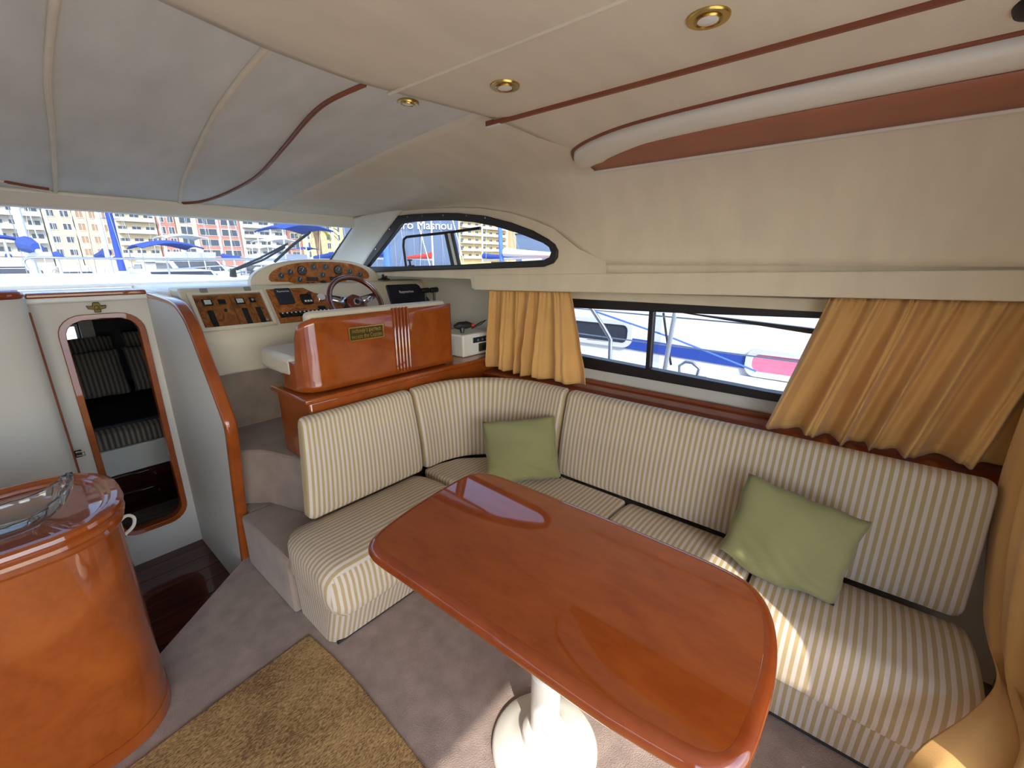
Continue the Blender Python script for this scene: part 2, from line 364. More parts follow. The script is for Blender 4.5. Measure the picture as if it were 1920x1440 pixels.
# forward headliner + side liners (one lofted surface per side)
def zc(y): return 1.99-.19*(max(0, (y-1)/1.9))**1.3
ZT = [(1.05, 1.50), (1.15, 1.56), (1.3, 1.66), (1.45, 1.715), (1.6, 1.755), (1.8, 1.79), (2.0, 1.808), (2.3, 1.822), (2.6, 1.826), (2.95, 1.80)]
for sg, nm in ((1, 'starboard'), (-1, 'port')):
    ys = [-.62+i*.08 for i in range(20)]+[.98+i*.04 for i in range(15)]+[1.58+i*.07 for i in range(20)]; ys = [y for y in ys if y < 2.93]+[2.93]
    ns = 24; vs = []; fs = []
    for y in ys:
        k = min(1, max(0, (y-1.0)/.6)); k = k*k*(3-2*k)
        T = Vector((1.17, zc(max(1, y))-.004*k)); Bm = Vector((1.875, 1.487 if y < 1.05 else interp(y, ZT))); Md = Vector((1.712, 1.868))
        for j in range(ns+1):
            t = j/ns
            aft = T.lerp(Md, t/.4) if t < .4 else Md.lerp(Bm, (t-.4)/.6)+Vector((.03, .018))*math.sin((t-.4)/.6*PI)
            ell = Vector((T.x+(Bm.x-T.x)*math.sin(t*PI/2), Bm.y+(T.y-Bm.y)*math.cos(t*PI/2)))
            q = aft.lerp(T.lerp(Bm, t).lerp(ell, .88), k); vs.append((sg*q.x, y, q.y))
    n1 = ns+1
    fs = [(i*n1+j, (i+1)*n1+j, (i+1)*n1+j+1, i*n1+j+1) for i in range(len(ys)-1) for j in range(ns)]
    b = B(); b.add(vs, fs)
    st(mk('liner_'+nm, b, 'liner', solid=.02, solid_off=1 if sg < 0 else -1, fix=False, smooth=80), 'curved cream side liner sweeping above the %s windows' % nm, 'wall')
b = B(); b.grid(lambda u, v: (lerp(-1.72, 1.72, u), lerp(.5, 2.93, v), max(zc(lerp(.5, 2.93, v)), zc(lerp(.5, 2.93, v)))+.012*(lerp(.5, 2.93, v) < 1.1)), 12, 36)
hl = st(mk('ceiling_forward', b, 'liner_grey', solid=.02, solid_off=1, fix=False, smooth=80), 'stained grey cream headliner sloping down to the windscreen', 'ceiling')
def onh(x, y, d=.003): return (x, y, zc(y)-d)
for sgn in (1,):
    for pl in ([(.19, 1.0), (.19, 1.3), (.2, 1.69), (.23, 2.12), (.275, 2.9)], [(.52, 1.0), (.53, 1.26), (.54, 1.44), (.56, 1.7), (.6, 2.04), (.66, 2.5), (.73, 2.9)],
               [(.275, 2.9), (.49, 2.905), (.73, 2.9)], [(-.4, 2.6), (-.1, 2.7), (.11, 2.78), (.275, 2.9)]):
        b = B(); b.tube([onh(q.x, q.y) for q in spline([Vector(q) for q in pl], 8)], .008, 8); mk('seam_welt', b, 'liner', hl, smooth=80)
def piping(pl, parent, r=.007):
    P = spline([Vector(q) for q in pl], 8); b = B(); b.tube([onh(q.x, q.y, .004) for q in P], r, 8); mk('red_piping', b, 'wood_trim', parent, smooth=80)
piping([(.735, 2.9), (.81, 2.82), (.86, 2.64), (.885, 2.38), (.88, 2.19), (.855, 1.99), (.82, 1.76), (.78, 1.51), (.77, 1.36), (.79, 1.2)], hl)
piping([(-.3, 2.7), (-.05, 2.74), (.11, 2.78), (.19, 2.82), (.25, 2.84)], hl, .006)
# header above the windscreen
b = B(); b.prism([(2.90, 1.815), (2.885, 1.795), (2.925, 1.735), (2.96, 1.728), (2.99, 1.76), (2.99, 1.90), (2.90, 1.90)], YZ, -1.85, 1.85)
st(mk('trim_3', b, 'gelcoat', smooth=40, bevel=.008), 'pale grey header band above the windscreen', 'trim')
# unseen flybridge deck, added above everything to stop sky light leaking in
b = B(); b.box(-2.3, 2.3, -1.45, 3.0, 2.06, 2.16)
st(mk('flybridge_sky_block', b, 'boat_white', smooth=0), 'unseen white flybridge deck added to block sky light', 'roof')

b = B()  # outer panels added to close the sky leak behind the side liners
for x0, x1 in ((1.95, 1.98), (-1.98, -1.95)):
    b.box(x0, x1, -.62, 1.0, 1.502, 2.058); b.box(x0, x1, 1.0, 3.0, 1.86, 2.058)
st(mk('cabin_side_light_block', b, 'boat_white', smooth=0), 'white outer cabin side added to block sky light', 'wall')
b = B(); b.tube([(.825, 1.14, 1.949), (.832, .6, 1.949), (.84, -.6, 1.949)], .005, 8); mk('seam_welt', b, 'liner', bpy.data.objects['ceiling'], smooth=80)
b = B(); b.tube([(-.825, 1.14, 1.949), (-.84, -.6, 1.949)], .005, 8); mk('seam_welt', b, 'liner', bpy.data.objects['ceiling'], smooth=80)
# ceiling trims, coves, downlights
b = B(); b.prism([(1.186, -.6), (1.197, -.6), (1.197, 1.075), (1.186, 1.075)], XY, 1.938, 1.951); b.box(1.184, 1.198, 1.075, 1.11, 1.938, 1.953)
st(mk('trim_4', b, 'wood_trim', smooth=0), 'long straight red brown trim strip along the ceiling', 'trim')
b = B(); b.box(1.186, 1.199, 1.05, 1.112, 1.9365, 1.9378); mk('metal_end', b, 'white', bpy.data.objects['trim_4'], smooth=0)
cv = thing('ceiling_cove', 'cream ceiling cove moulding with a red brown inset panel', 'cove', (1.55, .2, 1.9), kind='structure')
mid = spline([(1.655, 1.0), (1.60, .955), (1.545, .86), (1.50, .70), (1.475, .45), (1.465, .1), (1.465, -.6)], 8)
pts = [(q.x, q.y, ceil_z(q.x)-.004) for q in [Vector((a[0], a[1])) for a in mid]]; fr = []
for i in range(len(pts)):
    t = (Vector(pts[min(i+1, len(pts)-1)])-Vector(pts[max(i-1, 0)])).normalized(); a = t.cross(Vector((0, 0, -1))).normalized()
    wk = min(1, .35+i*.06); fr.append((a*wk, Vector((0, 0, -1))*min(1, .5+i*.05)))
sec = [(.072*math.cos(PI*k/12), .030*math.sin(PI*k/12)**.8) for k in range(13)]+[(-.072, -.02), (.072, -.02)]
b = B(); b.sweep(pts, sec, fr); mk('moulding', b, 'gelcoat', cv, smooth=70)
pin = spline([(1.60, 1.02), (1.53, .98), (1.47, .88), (1.42, .71), (1.395, .45), (1.385, .1), (1.385, -.6)], 8)
b = B(); b.tube([(q[0], q[1], ceil_z(q[0])-.001) for q in pin], .0065, 8); mk('red_piping', b, 'wood_trim', cv, smooth=80)
b = B(); n = 40
def brown(u, v):
    y = lerp(.985, -.6, u); xi = interp(-y, sorted([(-q[1], q[0]) for q in mid]))+.0*min(1, u*6); xo = 1.708
    x = lerp(min(xi, xo-.002), xo, v); return (x, y, lerp(1.879, 1.863, v))
b.grid(brown, 40, 4); mk('inset_panel', b, 'brown_panel', cv, solid=.004, fix=False)
b = B(); b.tube([(1.714, .99, 1.860), (1.714, -.6, 1.860)], .008, 8); mk('lower_edge', b, 'gelcoat', cv, smooth=80)
def downlight(x, y, z, label, tilt=0, s=1.0):
    t = thing('downlight', label, 'ceiling light', (x, y, z), group='brass ceiling downlights')
    R = Matrix.Rotation(tilt, 3, 'X'); c = Vector((x, y, z))
    b = B(); b.lathe([(.019*s, -.004), (.0385*s, -.004), (.040*s, -.001), (.040*s, .004), (.019*s, .004)][::-1], c, 32, R); mk('brass_rim', b, 'brass', t)
    b = B(); b.lathe([(.0, -.0045), (.021*s, -.0045), (.024*s, -.0072), (.026*s, -.0045), (.026*s, -.002)], c, 28, R); mk('inner_ring', b, 'brass', t)
    b = B(); b.lathe([(.0, -.009), (.012*s, -.0085), (.019*s, -.006), (.019*s, -.003)], c, 24, R); mk('lens', b, 'lens', t)
downlight(.991, .341, 1.949, 'brass ceiling downlight beside the red trim, nearest the round black fitting')
downlight(.99, .855, 1.949, 'brass ceiling downlight near the forward end of the red trim')
downlight(.955, 1.225, zc(1.225)-.001, 'small brass downlight on the headliner ahead of the ceiling edge', .1, .85)
sp = thing('ceiling_speaker', 'round black fitting on the ceiling by the cove', 'speaker', (1.295, -.15, 1.93))
b = B(); b.lathe([(0, -.022), (.03, -.020), (.05, -.012), (.055, .0), (.055, .008)], (1.295, -.150, 1.939), 28); mk('body', b, 'black_matt', sp)
b = B(); b.lathe([(0, -.033), (.02, -.0325), (.028, -.029)], (1.295, -.150, 1.947), 20); mk('cap', b, 'black', sp)

# quarter windows, side windows (both sides; the port ones light the saloon)
QO = [(3.08, 1.425), (3.075, 1.45), (2.95, 1.545), (2.75, 1.68), (2.56, 1.797), (2.42, 1.797), (2.275, 1.793), (2.12, 1.786), (1.98, 1.776), (1.765, 1.748), (1.57, 1.702), (1.425, 1.655), (1.33, 1.612), (1.285, 1.585), (1.264, 1.553), (1.266, 1.52), (1.29, 1.492), (1.35, 1.474), (1.7, 1.462), (2.05, 1.452), (2.5, 1.44), (2.93, 1.422)]
QI = [(2.99, 1.463), (2.82, 1.565), (2.53, 1.746), (2.4, 1.750), (2.2, 1.747), (2.03, 1.738), (1.85, 1.718), (1.685, 1.688), (1.5, 1.640), (1.355, 1.592), (1.315, 1.570), (1.303, 1.545), (1.312, 1.522), (1.345, 1.509), (1.7, 1.494), (2.0, 1.482), (2.5, 1.470)]
for sg, nm, wi in ((1, 'starboard', 1), (-1, 'port', 3)):
    f = (lambda s: (lambda a, b_, c: (s*c, a, b_)))(sg)
    top = [(y, interp(y, ZT)+.0) for y in (2.93, 2.6, 2.3, 2.0, 1.8, 1.6, 1.45, 1.3, 1.15, 1.0)]
    b = B(); b.holed([(1.0, 1.3995), (3.12, 1.3995)]+[(3.12, 1.45)]+top, [inset(QO, .006)], f, 1.871, 1.887)
    st(mk('wall_quarter_'+nm, b, 'liner', smooth=0), 'cream panel around the %s quarter window' % nm, 'wall')
    qw = thing('window_%d' % wi, '%s' % ('black framed quarter window tapering aft beside the helm' if sg > 0 else 'black framed quarter window on the port side'), 'window', (sg*1.87, 2.1, 1.45), kind='structure')
    b = B(); b.holed(QO, [QI], f, 1.856, 1.89); mk('frame', b, 'rubber', qw, bevel=.004)
    b = B(); b.prism(inset(QI, -.004), f, 1.874, 1.878); mk('glass', b, 'tinted_glass', qw, smooth=0)
    if sg > 0:
        for (y, z) in ((2.45, 1.782), (2.3, 1.778), (2.1, 1.77), (1.9, 1.755), (1.75, 1.735), (2.66, 1.715), (2.85, 1.588)):
            b = B(); b.lathe([(0, 0), (.005, 0), (.005, .003), (0, .003)], (1.8555, y, z), 10, Matrix.Rotation(-PI/2, 3, 'Y')); mk('screw', b, 'steel', qw)
        b = B(); b.tube([(1.864, 2.515, 1.466), (1.864, 2.53, 1.60), (1.864, 2.52, 1.645), (1.864, 2.485, 1.66), (1.864, 2.05, 1.672), (1.864, 1.80, 1.685)], .0085, 8); mk('sash_frame', b, 'rubber', qw)
        b = B(); b.prism([(2.105, 1.668), (2.075, 1.668), (2.022, 1.478), (2.052, 1.478)], YZ, 1.858, 1.872); mk('sash_bar', b, 'rubber', qw)
        b = B(); b.prism([(2.074, 1.668), (2.05, 1.668), (1.995, 1.478), (2.02, 1.478)], YZ, 1.858, 1.870); mk('sash_channel', b, 'alu', qw)
        b = B(); b.prism([(2.049, 1.668), (2.03, 1.668), (1.975, 1.478), (1.994, 1.478)], YZ, 1.858, 1.872); mk('sash_bar', b, 'rubber', qw)
        b = B(); b.box(1.840, 1.862, 2.42, 2.46, 1.468, 1.478); b.tube([(1.845, 2.44, 1.474), (1.84, 2.44, 1.51)], .007, 8); b.box(1.832, 1.85, 2.425, 2.455, 1.505, 1.515); mk('latch', b, 'black', qw)
    # side window
    wo = [(-.42, .925), (1.80, .925), (1.80, 1.302), (-.42, 1.318)]
    wi_ = [(-.36, .965), (.30, .962), (1.25, .992), (1.74, 1.0), (1.74, 1.25), (1.25, 1.255), (.70, 1.268), (.14, 1.288), (-.36, 1.29)]
    b = B(); b.holed([(-.62, -.02), (1.9, -.02), (1.9, 1.5), (-.62, 1.5)], [[(-.415, .93), (1.795, .93), (1.795, 1.297), (-.415, 1.312)]], f, 2.06, 2.10)
    ws = st(mk('wall_'+nm, b, 'wall_white', smooth=0), 'pale side wall around the %s saloon window' % nm, 'wall')
    sw = thing('window_%d' % (wi+1), 'long black framed sliding window %s' % ('above the settee' if sg > 0 else 'on the port side'), 'window', (sg*2.06, .7, .95), kind='structure')
    b = B(); b.holed(wo, [wi_], f, 2.045, 2.105); mk('frame', b, 'rubber', sw, bevel=.004)
    b = B(); b.prism([(.835, .975), (.815, .975), (.822, 1.27), (.842, 1.27)], f, 2.05, 2.09); mk('mullion', b, 'rubber', sw)
    b = B(); b.prism([(.815, .975), (.78, .975), (.788, 1.27), (.822, 1.27)], f, 2.066, 2.084); mk('sash_edge', b, 'clear_glass', sw)
    if sg > 0:
        b = B(); b.prism([(.72, 1.272), (.18, 1.225), (-.36, 1.19), (-.36, 1.212), (.18, 1.246)], f, 2.05, 2.075); mk('rail', b, 'rubber', sw)
    b = B(); b.box(min(sg*2.070, sg*2.074), max(sg*2.070, sg*2.074), .83, 1.76, .96, 1.28); mk('glass', b, 'tinted_glass', sw, smooth=0)
    b = B(); b.box(min(sg*2.078, sg*2.082), max(sg*2.078, sg*2.082), -.38, .83, .96, 1.30); mk('glass', b, 'tinted_glass', sw, smooth=0)
    # lower side wall beside the helm, ledge below the quarter window
    b = B(); b.box(min(sg*2.2, sg*2.24), max(sg*2.2, sg*2.24), 1.86, 3.9, -.02, 1.43); st(mk('wall_helm_'+nm, b, 'gelcoat', smooth=0), 'off white lower wall beside the %s end of the helm' % nm, 'wall')
    b = B(); b.box(min(sg*1.8875, sg*2.24), max(sg*1.8875, sg*2.24), 1.0, 3.9, 1.40, 1.418); st(mk('ledge_'+nm, b, 'gelcoat', bevel=.006), 'off white ledge below the %s quarter window' % nm, 'ledge')
    b = B(); b.box(min(sg*2.06, sg*2.24), max(sg*2.06, sg*2.24), 1.84, 1.88, -.02, 1.40); st(mk('trim_%d' % (5 if sg > 0 else 6), b, 'wall_white', smooth=0), 'narrow pale return where the %s wall steps out' % nm, 'wall')
    b = B(); b.box(min(sg*1.88, sg*2.10), max(sg*1.88, sg*2.10), -.62, 1.02, 1.485, 1.50); b.box(min(sg*1.893, sg*1.905), max(sg*1.893, sg*1.905), -.62, 1.02, 1.42, 1.486); st(mk('trim_%d' % (7 if sg > 0 else 8), b, 'liner', smooth=0), 'flat cream soffit above the %s pelmet' % nm, 'trim')  # upright board behind the pelmet is added to block window light
    # pillar
    E0 = [Vector((sg*1.72, 2.88, 1.79)), Vector((sg*1.745, 2.95, 1.735)), Vector((sg*1.885, 3.80, 1.37))]; E1 = [Vector((sg*1.872, 2.50, 1.84)), Vector((sg*1.872, 2.62, 1.765)), Vector((sg*1.872, 3.12, 1.41))]
    def pf(u, v):
        k = v*2; i = min(int(k), 1); a_ = E0[i].lerp(E0[i+1], k-i); c_ = E1[i].lerp(E1[i+1], k-i); q = a_.lerp(c_, u); return q+Vector((sg*.02, .01, .01))*math.sin(PI*u)
    b = B(); b.grid(pf, 8, 12); st(mk('pillar_'+nm, b, 'gelcoat', solid=.02, solid_off=0, smooth=80), 'pale windscreen pillar on the %s side' % nm, 'pillar')

# aft wall with a wide open doorway behind the viewer
b = B(); b.holed([(-2.06, -.02), (2.06, -.02), (2.06, 2.06), (-2.06, 2.06)], [rrect(-1.60, .98, .02, 1.90, .04)], XZ, -.62, -.58)
st(mk('wall_aft', b, 'wall_white', smooth=0), 'pale aft wall with the open cockpit doorway', 'wall')
b = B(); b.box(-2.2, 2.2, -4.2, -.62, -.08, -.04); st(mk('cockpit_bounce_deck', b, 'deck_white', smooth=0), 'unseen white cockpit deck bouncing sunlight through the aft doorway', 'deck')  # out of view, put in to bounce sunlight into the saloon
b = B(); b.box(2.11, 2.25, -4.2, 3.9, -1.4, .92); b.box(-2.25, -2.11, -4.2, 3.9, -1.4, .92)  # out of view, put in to keep light from entering underneath
st(mk('hull_side_light_block', b, 'boat_white', smooth=0), 'unseen white hull sides added to block light below the windows', 'hull')

# dash top, windscreen
b = B(); b.box(-2.2, .60, 3.10, 3.82, 1.30, 1.334); b.box(.60, 2.2, 2.90, 3.82, 1.30, 1.352)
st(mk('dash_top', b, 'white', bevel=.01), 'white dash shelf running under the windscreen', 'shelf')
ww = thing('window_5', 'wide raked windscreen looking over the foredeck', 'window', (0, 3.4, 1.4), kind='structure')
b = B(); b.prism([(2.955, 1.735), (3.78, 1.372), (3.784, 1.376), (2.959, 1.739)], YZ, -1.86, 1.86); mk('glass', b, 'tinted_glass', ww, smooth=0)
b = B(); b.tube([(1.745, 2.95, 1.735), (1.862, 3.78, 1.372)], .006, 8); mk('seal', b, 'rubber', ww)
b = B(); b.tube([(-1.745, 2.95, 1.735), (-1.862, 3.78, 1.372)], .006, 8); mk('seal', b, 'rubber', ww)
b = B(); b.box(-1.9, 1.9, 3.74, 3.82, 1.345, 1.368); mk('sill', b, 'white', ww, bevel=.006)

# ================================================================ SETTEE
sb = thing('settee_base', 'striped fabric base of the corner settee standing on the carpet', 'settee base', (1.4, 1.4, 0))
def fas(yf, xl, r=.06, n=8):
    o_ = [(xl, 1.70), (xl, 1.58)]+[(xl+r-r*math.cos(PI/2*k/n), yf+r-r*math.sin(PI/2*k/n)) for k in range(n+1)]+[(lerp(xl+r, 1.37, k/6), yf) for k in range(1, 7)]
    return o_
fb0 = fas(1.428, .582); fb1 = fas(1.345, .575); nf_ = len(fb0); arc = [0]
for i in range(1, nf_): arc.append(arc[-1]+math.dist(fb1[i], fb1[i-1]))
b = B(); b.add([(x, y, .002) for x, y in fb0]+[(x, y, .206) for x, y in fb1], [(i, i+1, nf_+i+1, nf_+i) for i in range(nf_-1)]+[tuple(range(nf_, 2*nf_))])
mk('fascia', b, 'stripe', sb, smooth=50, uvfn=lambda c, i, n: (arc[i % nf_], 0))
b = B(); b.prism([(1.90, .002), (1.415, .002), (1.380, .205), (1.90, .205)], lambda a, b_, c: (a, c, b_), -.40, 1.69); mk('fascia', b, 'stripe', sb, smooth=0, uvfn=lambda c, i, n: (c.y, c.z), bevel=.01)
b = B(); b.tube([(.60, 1.43, .009), (1.40, 1.43, .009), (1.416, 1.36, .009), (1.416, -.39, .009)], .007, 8); mk('dark_gap_strip', b, 'black_matt', sb)  # black tube standing in for the dark gap under the base

def seat_sec(depth, zb=.208, zt=.43, n=8):
    # (d, z): d from the backrest outwards
    pts = [(0, zb), (depth-.04, zb)]
    pts += [(depth-.04+.05*math.sin(a), lerp(zb, .33, .5)-(.33-zb)/2*math.cos(a)) for a in [PI*k/6 for k in range(1, 6)]][:3]
    pts += [(depth+.002, .335)]
    for k in range(1, n+1):
        a = PI/2*k/n; pts.append((depth-.075+.077*math.cos(a), .335+(zt-.335)*math.sin(a)))
    for k in range(1, 5):
        t = k/5; pts.append((lerp(depth-.075, .02, t), zt+.012*math.sin(t*PI)))
    pts += [(.01, zt-.004), (0, zt-.02)]
    return pts
def cushion(name, label, cat, path, frames, sec, mname, ucoord, group, r=.03, ends=(1, 1), puff=0):
    # sweep a section along a path; round the ends
    ca = sum(a for a, _ in sec)/len(sec); cb = sum(c for _, c in sec)/len(sec)
    W = max(a for a, _ in sec)-min(a for a, _ in sec); H = max(c for _, c in sec)-min(c for _, c in sec)
    P = [Vector(q) for q in path]; L = [0]
    for i in range(1, len(P)): L.append(L[-1]+(P[i]-P[i-1]).length)
    tot = L[-1]
    def at(s):
        s = max(0, min(tot, s))
        for i in range(1, len(P)):
            if s <= L[i]+1e-9:
                t = (s-L[i-1])/max(1e-9, L[i]-L[i-1]); return P[i-1].lerp(P[i], t), Vector(frames[i-1][0]).lerp(Vector(frames[i][0]), t), Vector(frames[i-1][1]).lerp(Vector(frames[i][1]), t)
    ss = [r*(1-math.cos(PI/2*k/5)) for k in range(6)]
    ss += [r+(tot-2*r)*k/40 for k in range(1, 40)]+[tot-q for q in reversed(ss)]
    vs = []; n = len(sec); us = []
    for s in ss:
        q, A, Bv = at(s); e = 0
        if s < r and ends[0]: e = r-math.sqrt(max(0, r*r-(r-s)**2))
        if s > tot-r and ends[1]: e = r-math.sqrt(max(0, r*r-(r-(tot-s))**2))
        ka = 1-2*e/W; kb = 1-2*e/H; e2 = min(1, min(s, tot-s)/.25)
        for a, c in sec:
            aa = ca+(a-ca)*ka; cc = cb+(c-cb)*kb
            vs.append(q+A*aa+Bv*cc); us.append(s)
    b = B(); m = len(ss)
    b.add(vs, [(i*n+k, i*n+(k+1) % n, (i+1)*n+(k+1) % n, (i+1)*n+k) for i in range(m-1) for k in range(n)]+[tuple(range(n-1, -1, -1)), tuple((m-1)*n+k for k in range(n))])
    o = mk(name, b, mname, smooth=50, uvfn=lambda c, i, nn: (ucoord(c, us[i], nn), 0))
    return tag(o, label, cat, group)
# seat cushions (stripes run athwart)
SG = 'striped settee seat cushions'
Yc = lambda c, s, n: c.y
Yf = lambda c, s, n: c.x if (n.y < -.72) else c.y
cushion('seat_cushion', 'rounded striped seat cushion at the step end of the settee', 'cushion', [(.535, 1.70, 0), (1.275, 1.70, 0)], [((0, -1, 0), (0, 0, 1))]*2, seat_sec(.405), 'stripe', Yf, SG, .085)
ce_ = [(1.285, 1.70), (1.285, 1.302), (1.325, 1.265), (1.34, .725), (1.70, .725), (1.70, 1.32), (1.66, 1.50), (1.50, 1.66), (1.36, 1.70)]
b = B(); b.prism(ce_, XY, .208, .432); tag(mk('seat_cushion', b, 'stripe', bevel=.02, seg=3, uvfn=lambda c, i, n: (c.y, 0)), 'striped corner seat cushion where the settee turns', 'cushion', SG)
cushion('seat_cushion', 'striped seat cushion along the window between the corner and the aft one', 'cushion', [(1.70, .715, 0), (1.70, .175, 0)], [((-1, 0, 0), (0, 0, 1))]*2, seat_sec(.368), 'stripe', Yc, SG, .025)
cushion('seat_cushion', 'aft striped seat cushion under the window, next to the tied curtain', 'cushion', [(1.70, .165, 0), (1.70, -.40, 0)], [((-1, 0, 0), (0, 0, 1))]*2, seat_sec(.368), 'stripe', Yc, SG, .03)
# backrests: section a = towards the sitter, b = up the leaning back
def back_sec(T=.075, H=.432):
    pts = [(-T, .0), (-T, H-.03)]+[(-T+.03-.03*math.cos(PI/2*k/4), H-.03+.03*math.sin(PI/2*k/4)) for k in range(1, 5)]
    pts += [(-.035+.035*math.sin(PI/2*k/5), H-.035+.035*math.cos(PI/2*k/5)) for k in range(0, 6)]
    pts += [(.012*math.sin(PI*t), lerp(H-.035, .03, t)) for t in (.15, .3, .5, .7, .85)]
    pts += [(0, .03), (-.012, .006), (-.03, 0)]
    return pts
lean = .16
BG = 'striped settee backrest cushions'; S_ = lambda c, s, n: s
fF = ((0, -1, 0), (0, lean*1.0, 1)); fS = ((-1, 0, 0), (lean*1.25, 0, 1))
cushion('backrest_cushion', 'striped backrest cushion against the helm seat plinth', 'cushion', [(.655, 1.662, .434), (1.272, 1.662, .434)], [((0, -1, 0), (.13, lean, 1)), fF], back_sec(), 'stripe', S_, BG, .03)
pth = [(1.284, 1.662, .434), (1.36, 1.662, .434)]; frs = [fF, fF]
for k in range(1, 12):
    a = PI/2*k/12; pth.append((1.36+.325*math.sin(a), 1.337+.325*math.cos(a), .434)); d = Vector((math.sin(a), math.cos(a), 0)); frs.append(((-d.x, -d.y, 0), (d.x*lean*lerp(1, 1.25, k/12), d.y*lean, 1)))
pth += [(1.685, 1.337, .434), (1.685, 1.135, .434)]; frs += [fS, fS]
cushion('backrest_cushion', 'curved striped corner backrest cushion below the shorter curtain', 'cushion', pth, frs, back_sec(), 'stripe', S_, BG, .025)
cushion('backrest_cushion', 'long striped backrest cushion under the side window', 'cushion', [(1.685, 1.123, .434), (1.690, -.38, .434)], [fS, fS], back_sec(), 'stripe', S_, BG, .03)

# green pillows
def pillow(name, label, c, right, up, w_, h_, t_=.055, seed=1, sag=0, mname='green', stripe=False, group=None):
    R = Vector(right).normalized(); U = Vector(up); U = (U-R*U.dot(R)).normalized(); Nn = R.cross(U); rnd = random.Random(seed); ph = [rnd.uniform(0, 6) for _ in range(8)]
    n = 26; vs = []; fs = []
    def pt(i, j, s):
        u = -1+2*i/n; v = -1+2*j/n
        ex = (1-abs(v)**2.2)*.0; pin = 1-.055*(1-abs(u)**2)*(abs(v)**3)-0
        x = u*(1-.035*(1-v*v)*abs(u)**3); y = v*(1-.035*(1-u*u)*abs(v)**3)
        th = max(0, (1-u**4)*(1-v**4))**.55
        wr = .12*math.sin(5*u+3*v+ph[0])*math.sin(4*v-2*u+ph[1])+.30*abs(math.sin(4*u+9*v+1.5*math.sin(3*u)+ph[2]))**6*max(0, -v+.1)*-1
        th *= (1+wr)*(1-.25*max(0, v))
        sgx = sag*max(0, -v)**2*math.sin(3*u+ph[3])
        return Vector(c)+R*(x*w_/2+.0025*math.sin(9*v+ph[4])*(abs(u) > .9))+U*(y*h_/2+sgx+.0025*math.sin(10*u+ph[5])*(abs(v) > .9))+Nn*(s*th*t_)
    for s in (1, -1):
        k0 = len(vs); vs += [pt(i, j, s) for i in range(n+1) for j in range(n+1)]
        fs += [(k0+i*(n+1)+j, k0+(i+1)*(n+1)+j, k0+(i+1)*(n+1)+j+1, k0+i*(n+1)+j+1) for i in range(n) for j in range(n)]
    b = B(); b.add(vs, fs)
    me_o = mk(name, b, mname, smooth=80, uvfn=(lambda c_, i, n_: ((Vector(c_)-Vector(c)).dot(R), 0)) if stripe else None)
    bm = bmesh.new(); bm.from_mesh(me_o.data); bmesh.ops.remove_doubles(bm, verts=bm.verts, dist=.0008); bmesh.ops.recalc_face_normals(bm, faces=bm.faces); bm.to_mesh(me_o.data); bm.free()
    return tag(me_o, label, 'pillow', group)
pillow('throw_pillow', 'green square pillow tucked into the settee corner', (1.545, 1.235, .588), (.70, -.714, .06), (.34, .22, .9), .37, .315, .05, 3, group='green throw pillows')
pillow('throw_pillow', 'creased green pillow tilted against the long backrest', (1.553, .085, .600), (-.03, -1, -.13), (.30, -.08, .93), .355, .315, .05, 9, .02, group='green throw pillows')

# ================================================================ DINING TABLE
tb = thing('dining_table', 'glossy varnished wood dining table on a cream pedestal', 'table', (.83, .56, 0))
out = spline([Vector(q) for q in [(.573, .30), (.566, .60), (.558, .85), (.553, .96), (.555, 1.01), (.568, 1.048), (.602, 1.078), (.67, 1.100), (.78, 1.122), (.92, 1.138), (1.02, 1.144), (1.075, 1.140), (1.118, 1.117), (1.145, 1.07), (1.156, 1.00), (1.163, .80), (1.168, .55), (1.165, .30), (1.160, .20), (1.145, .13), (1.11, .085), (1.05, .052), (.96, .028), (.86, .018), (.77, .018), (.70, .021), (.655, .029), (.622, .047), (.601, .08), (.590, .13), (.580, .21)]], 4, True)
out = [(q.x*.897, q.y*.897) for q in out]
zt = .765; nb = 10; rings = []
for k in range(nb+1):
    a = -PI/2+PI*k/nb; rings.append((inset(out, .022-.022*math.cos(a)), zt-.022+.022*math.sin(a)))
rin = inset(out, .026); rings.append((rin, zt+.0002))
b = B(); n = len(out); vs = [(x, y, z) for ring, z in rings for x, y in ring]
b.add(vs, [(i*n+k, i*n+(k+1) % n, (i+1)*n+(k+1) % n, (i+1)*n+k) for i in range(len(rings)-1) for k in range(n)])
mk('edge_band', b, 'wood_edge', tb, smooth=60)
b = B(); ti = inset(out, .0262); n = len(ti)
b.add([(x, y, zt+.0002) for x, y in ti]+[(x, y, zt-.04) for x, y in ti]+[(.77, .52, zt+.0002), (.77, .52, zt-.04)], [(i, (i+1) % n, 2*n) for i in range(n)]+[(n+(i+1) % n, n+i, 2*n+1) for i in range(n)]+[(i, n+i, n+(i+1) % n, (i+1) % n) for i in range(n)]); mk('tabletop', b, 'wood_table', tb, smooth=30)
pc = (.835, .565, 0)
b = B(); b.lathe([(.168, .0), (.168, .012), (.160, .022), (.12, .034), (.085, .045), (.074, .052)], pc, 48); mk('base_plate', b, 'white_plastic', tb, smooth=50)
b = B(); b.lathe([(.074, .05), (.070, .075), (.058, .088), (.050, .092)], pc, 40); mk('collar', b, 'white_plastic', tb, smooth=30)
b = B(); b.lathe([(.046, .09), (.045, .12), (.045, .30), (.040, .305), (.040, .685), (.075, .697), (.11, .715), (.11, .7205)], pc, 40); mk('column', b, 'white_plastic', tb, smooth=40)
b = B(); R_ = .0462; c0 = Vector(pc)
angs = [math.radians(212+k*5) for k in range(10)]
b.add([c0+Vector((R_*math.cos(a), R_*math.sin(a), z)) for z in (.118, .142) for a in angs], [(i, i+1, 11+i, 10+i) for i in range(9)]); sk = mk('sticker', b, 'sticker', tb, solid=.0006)

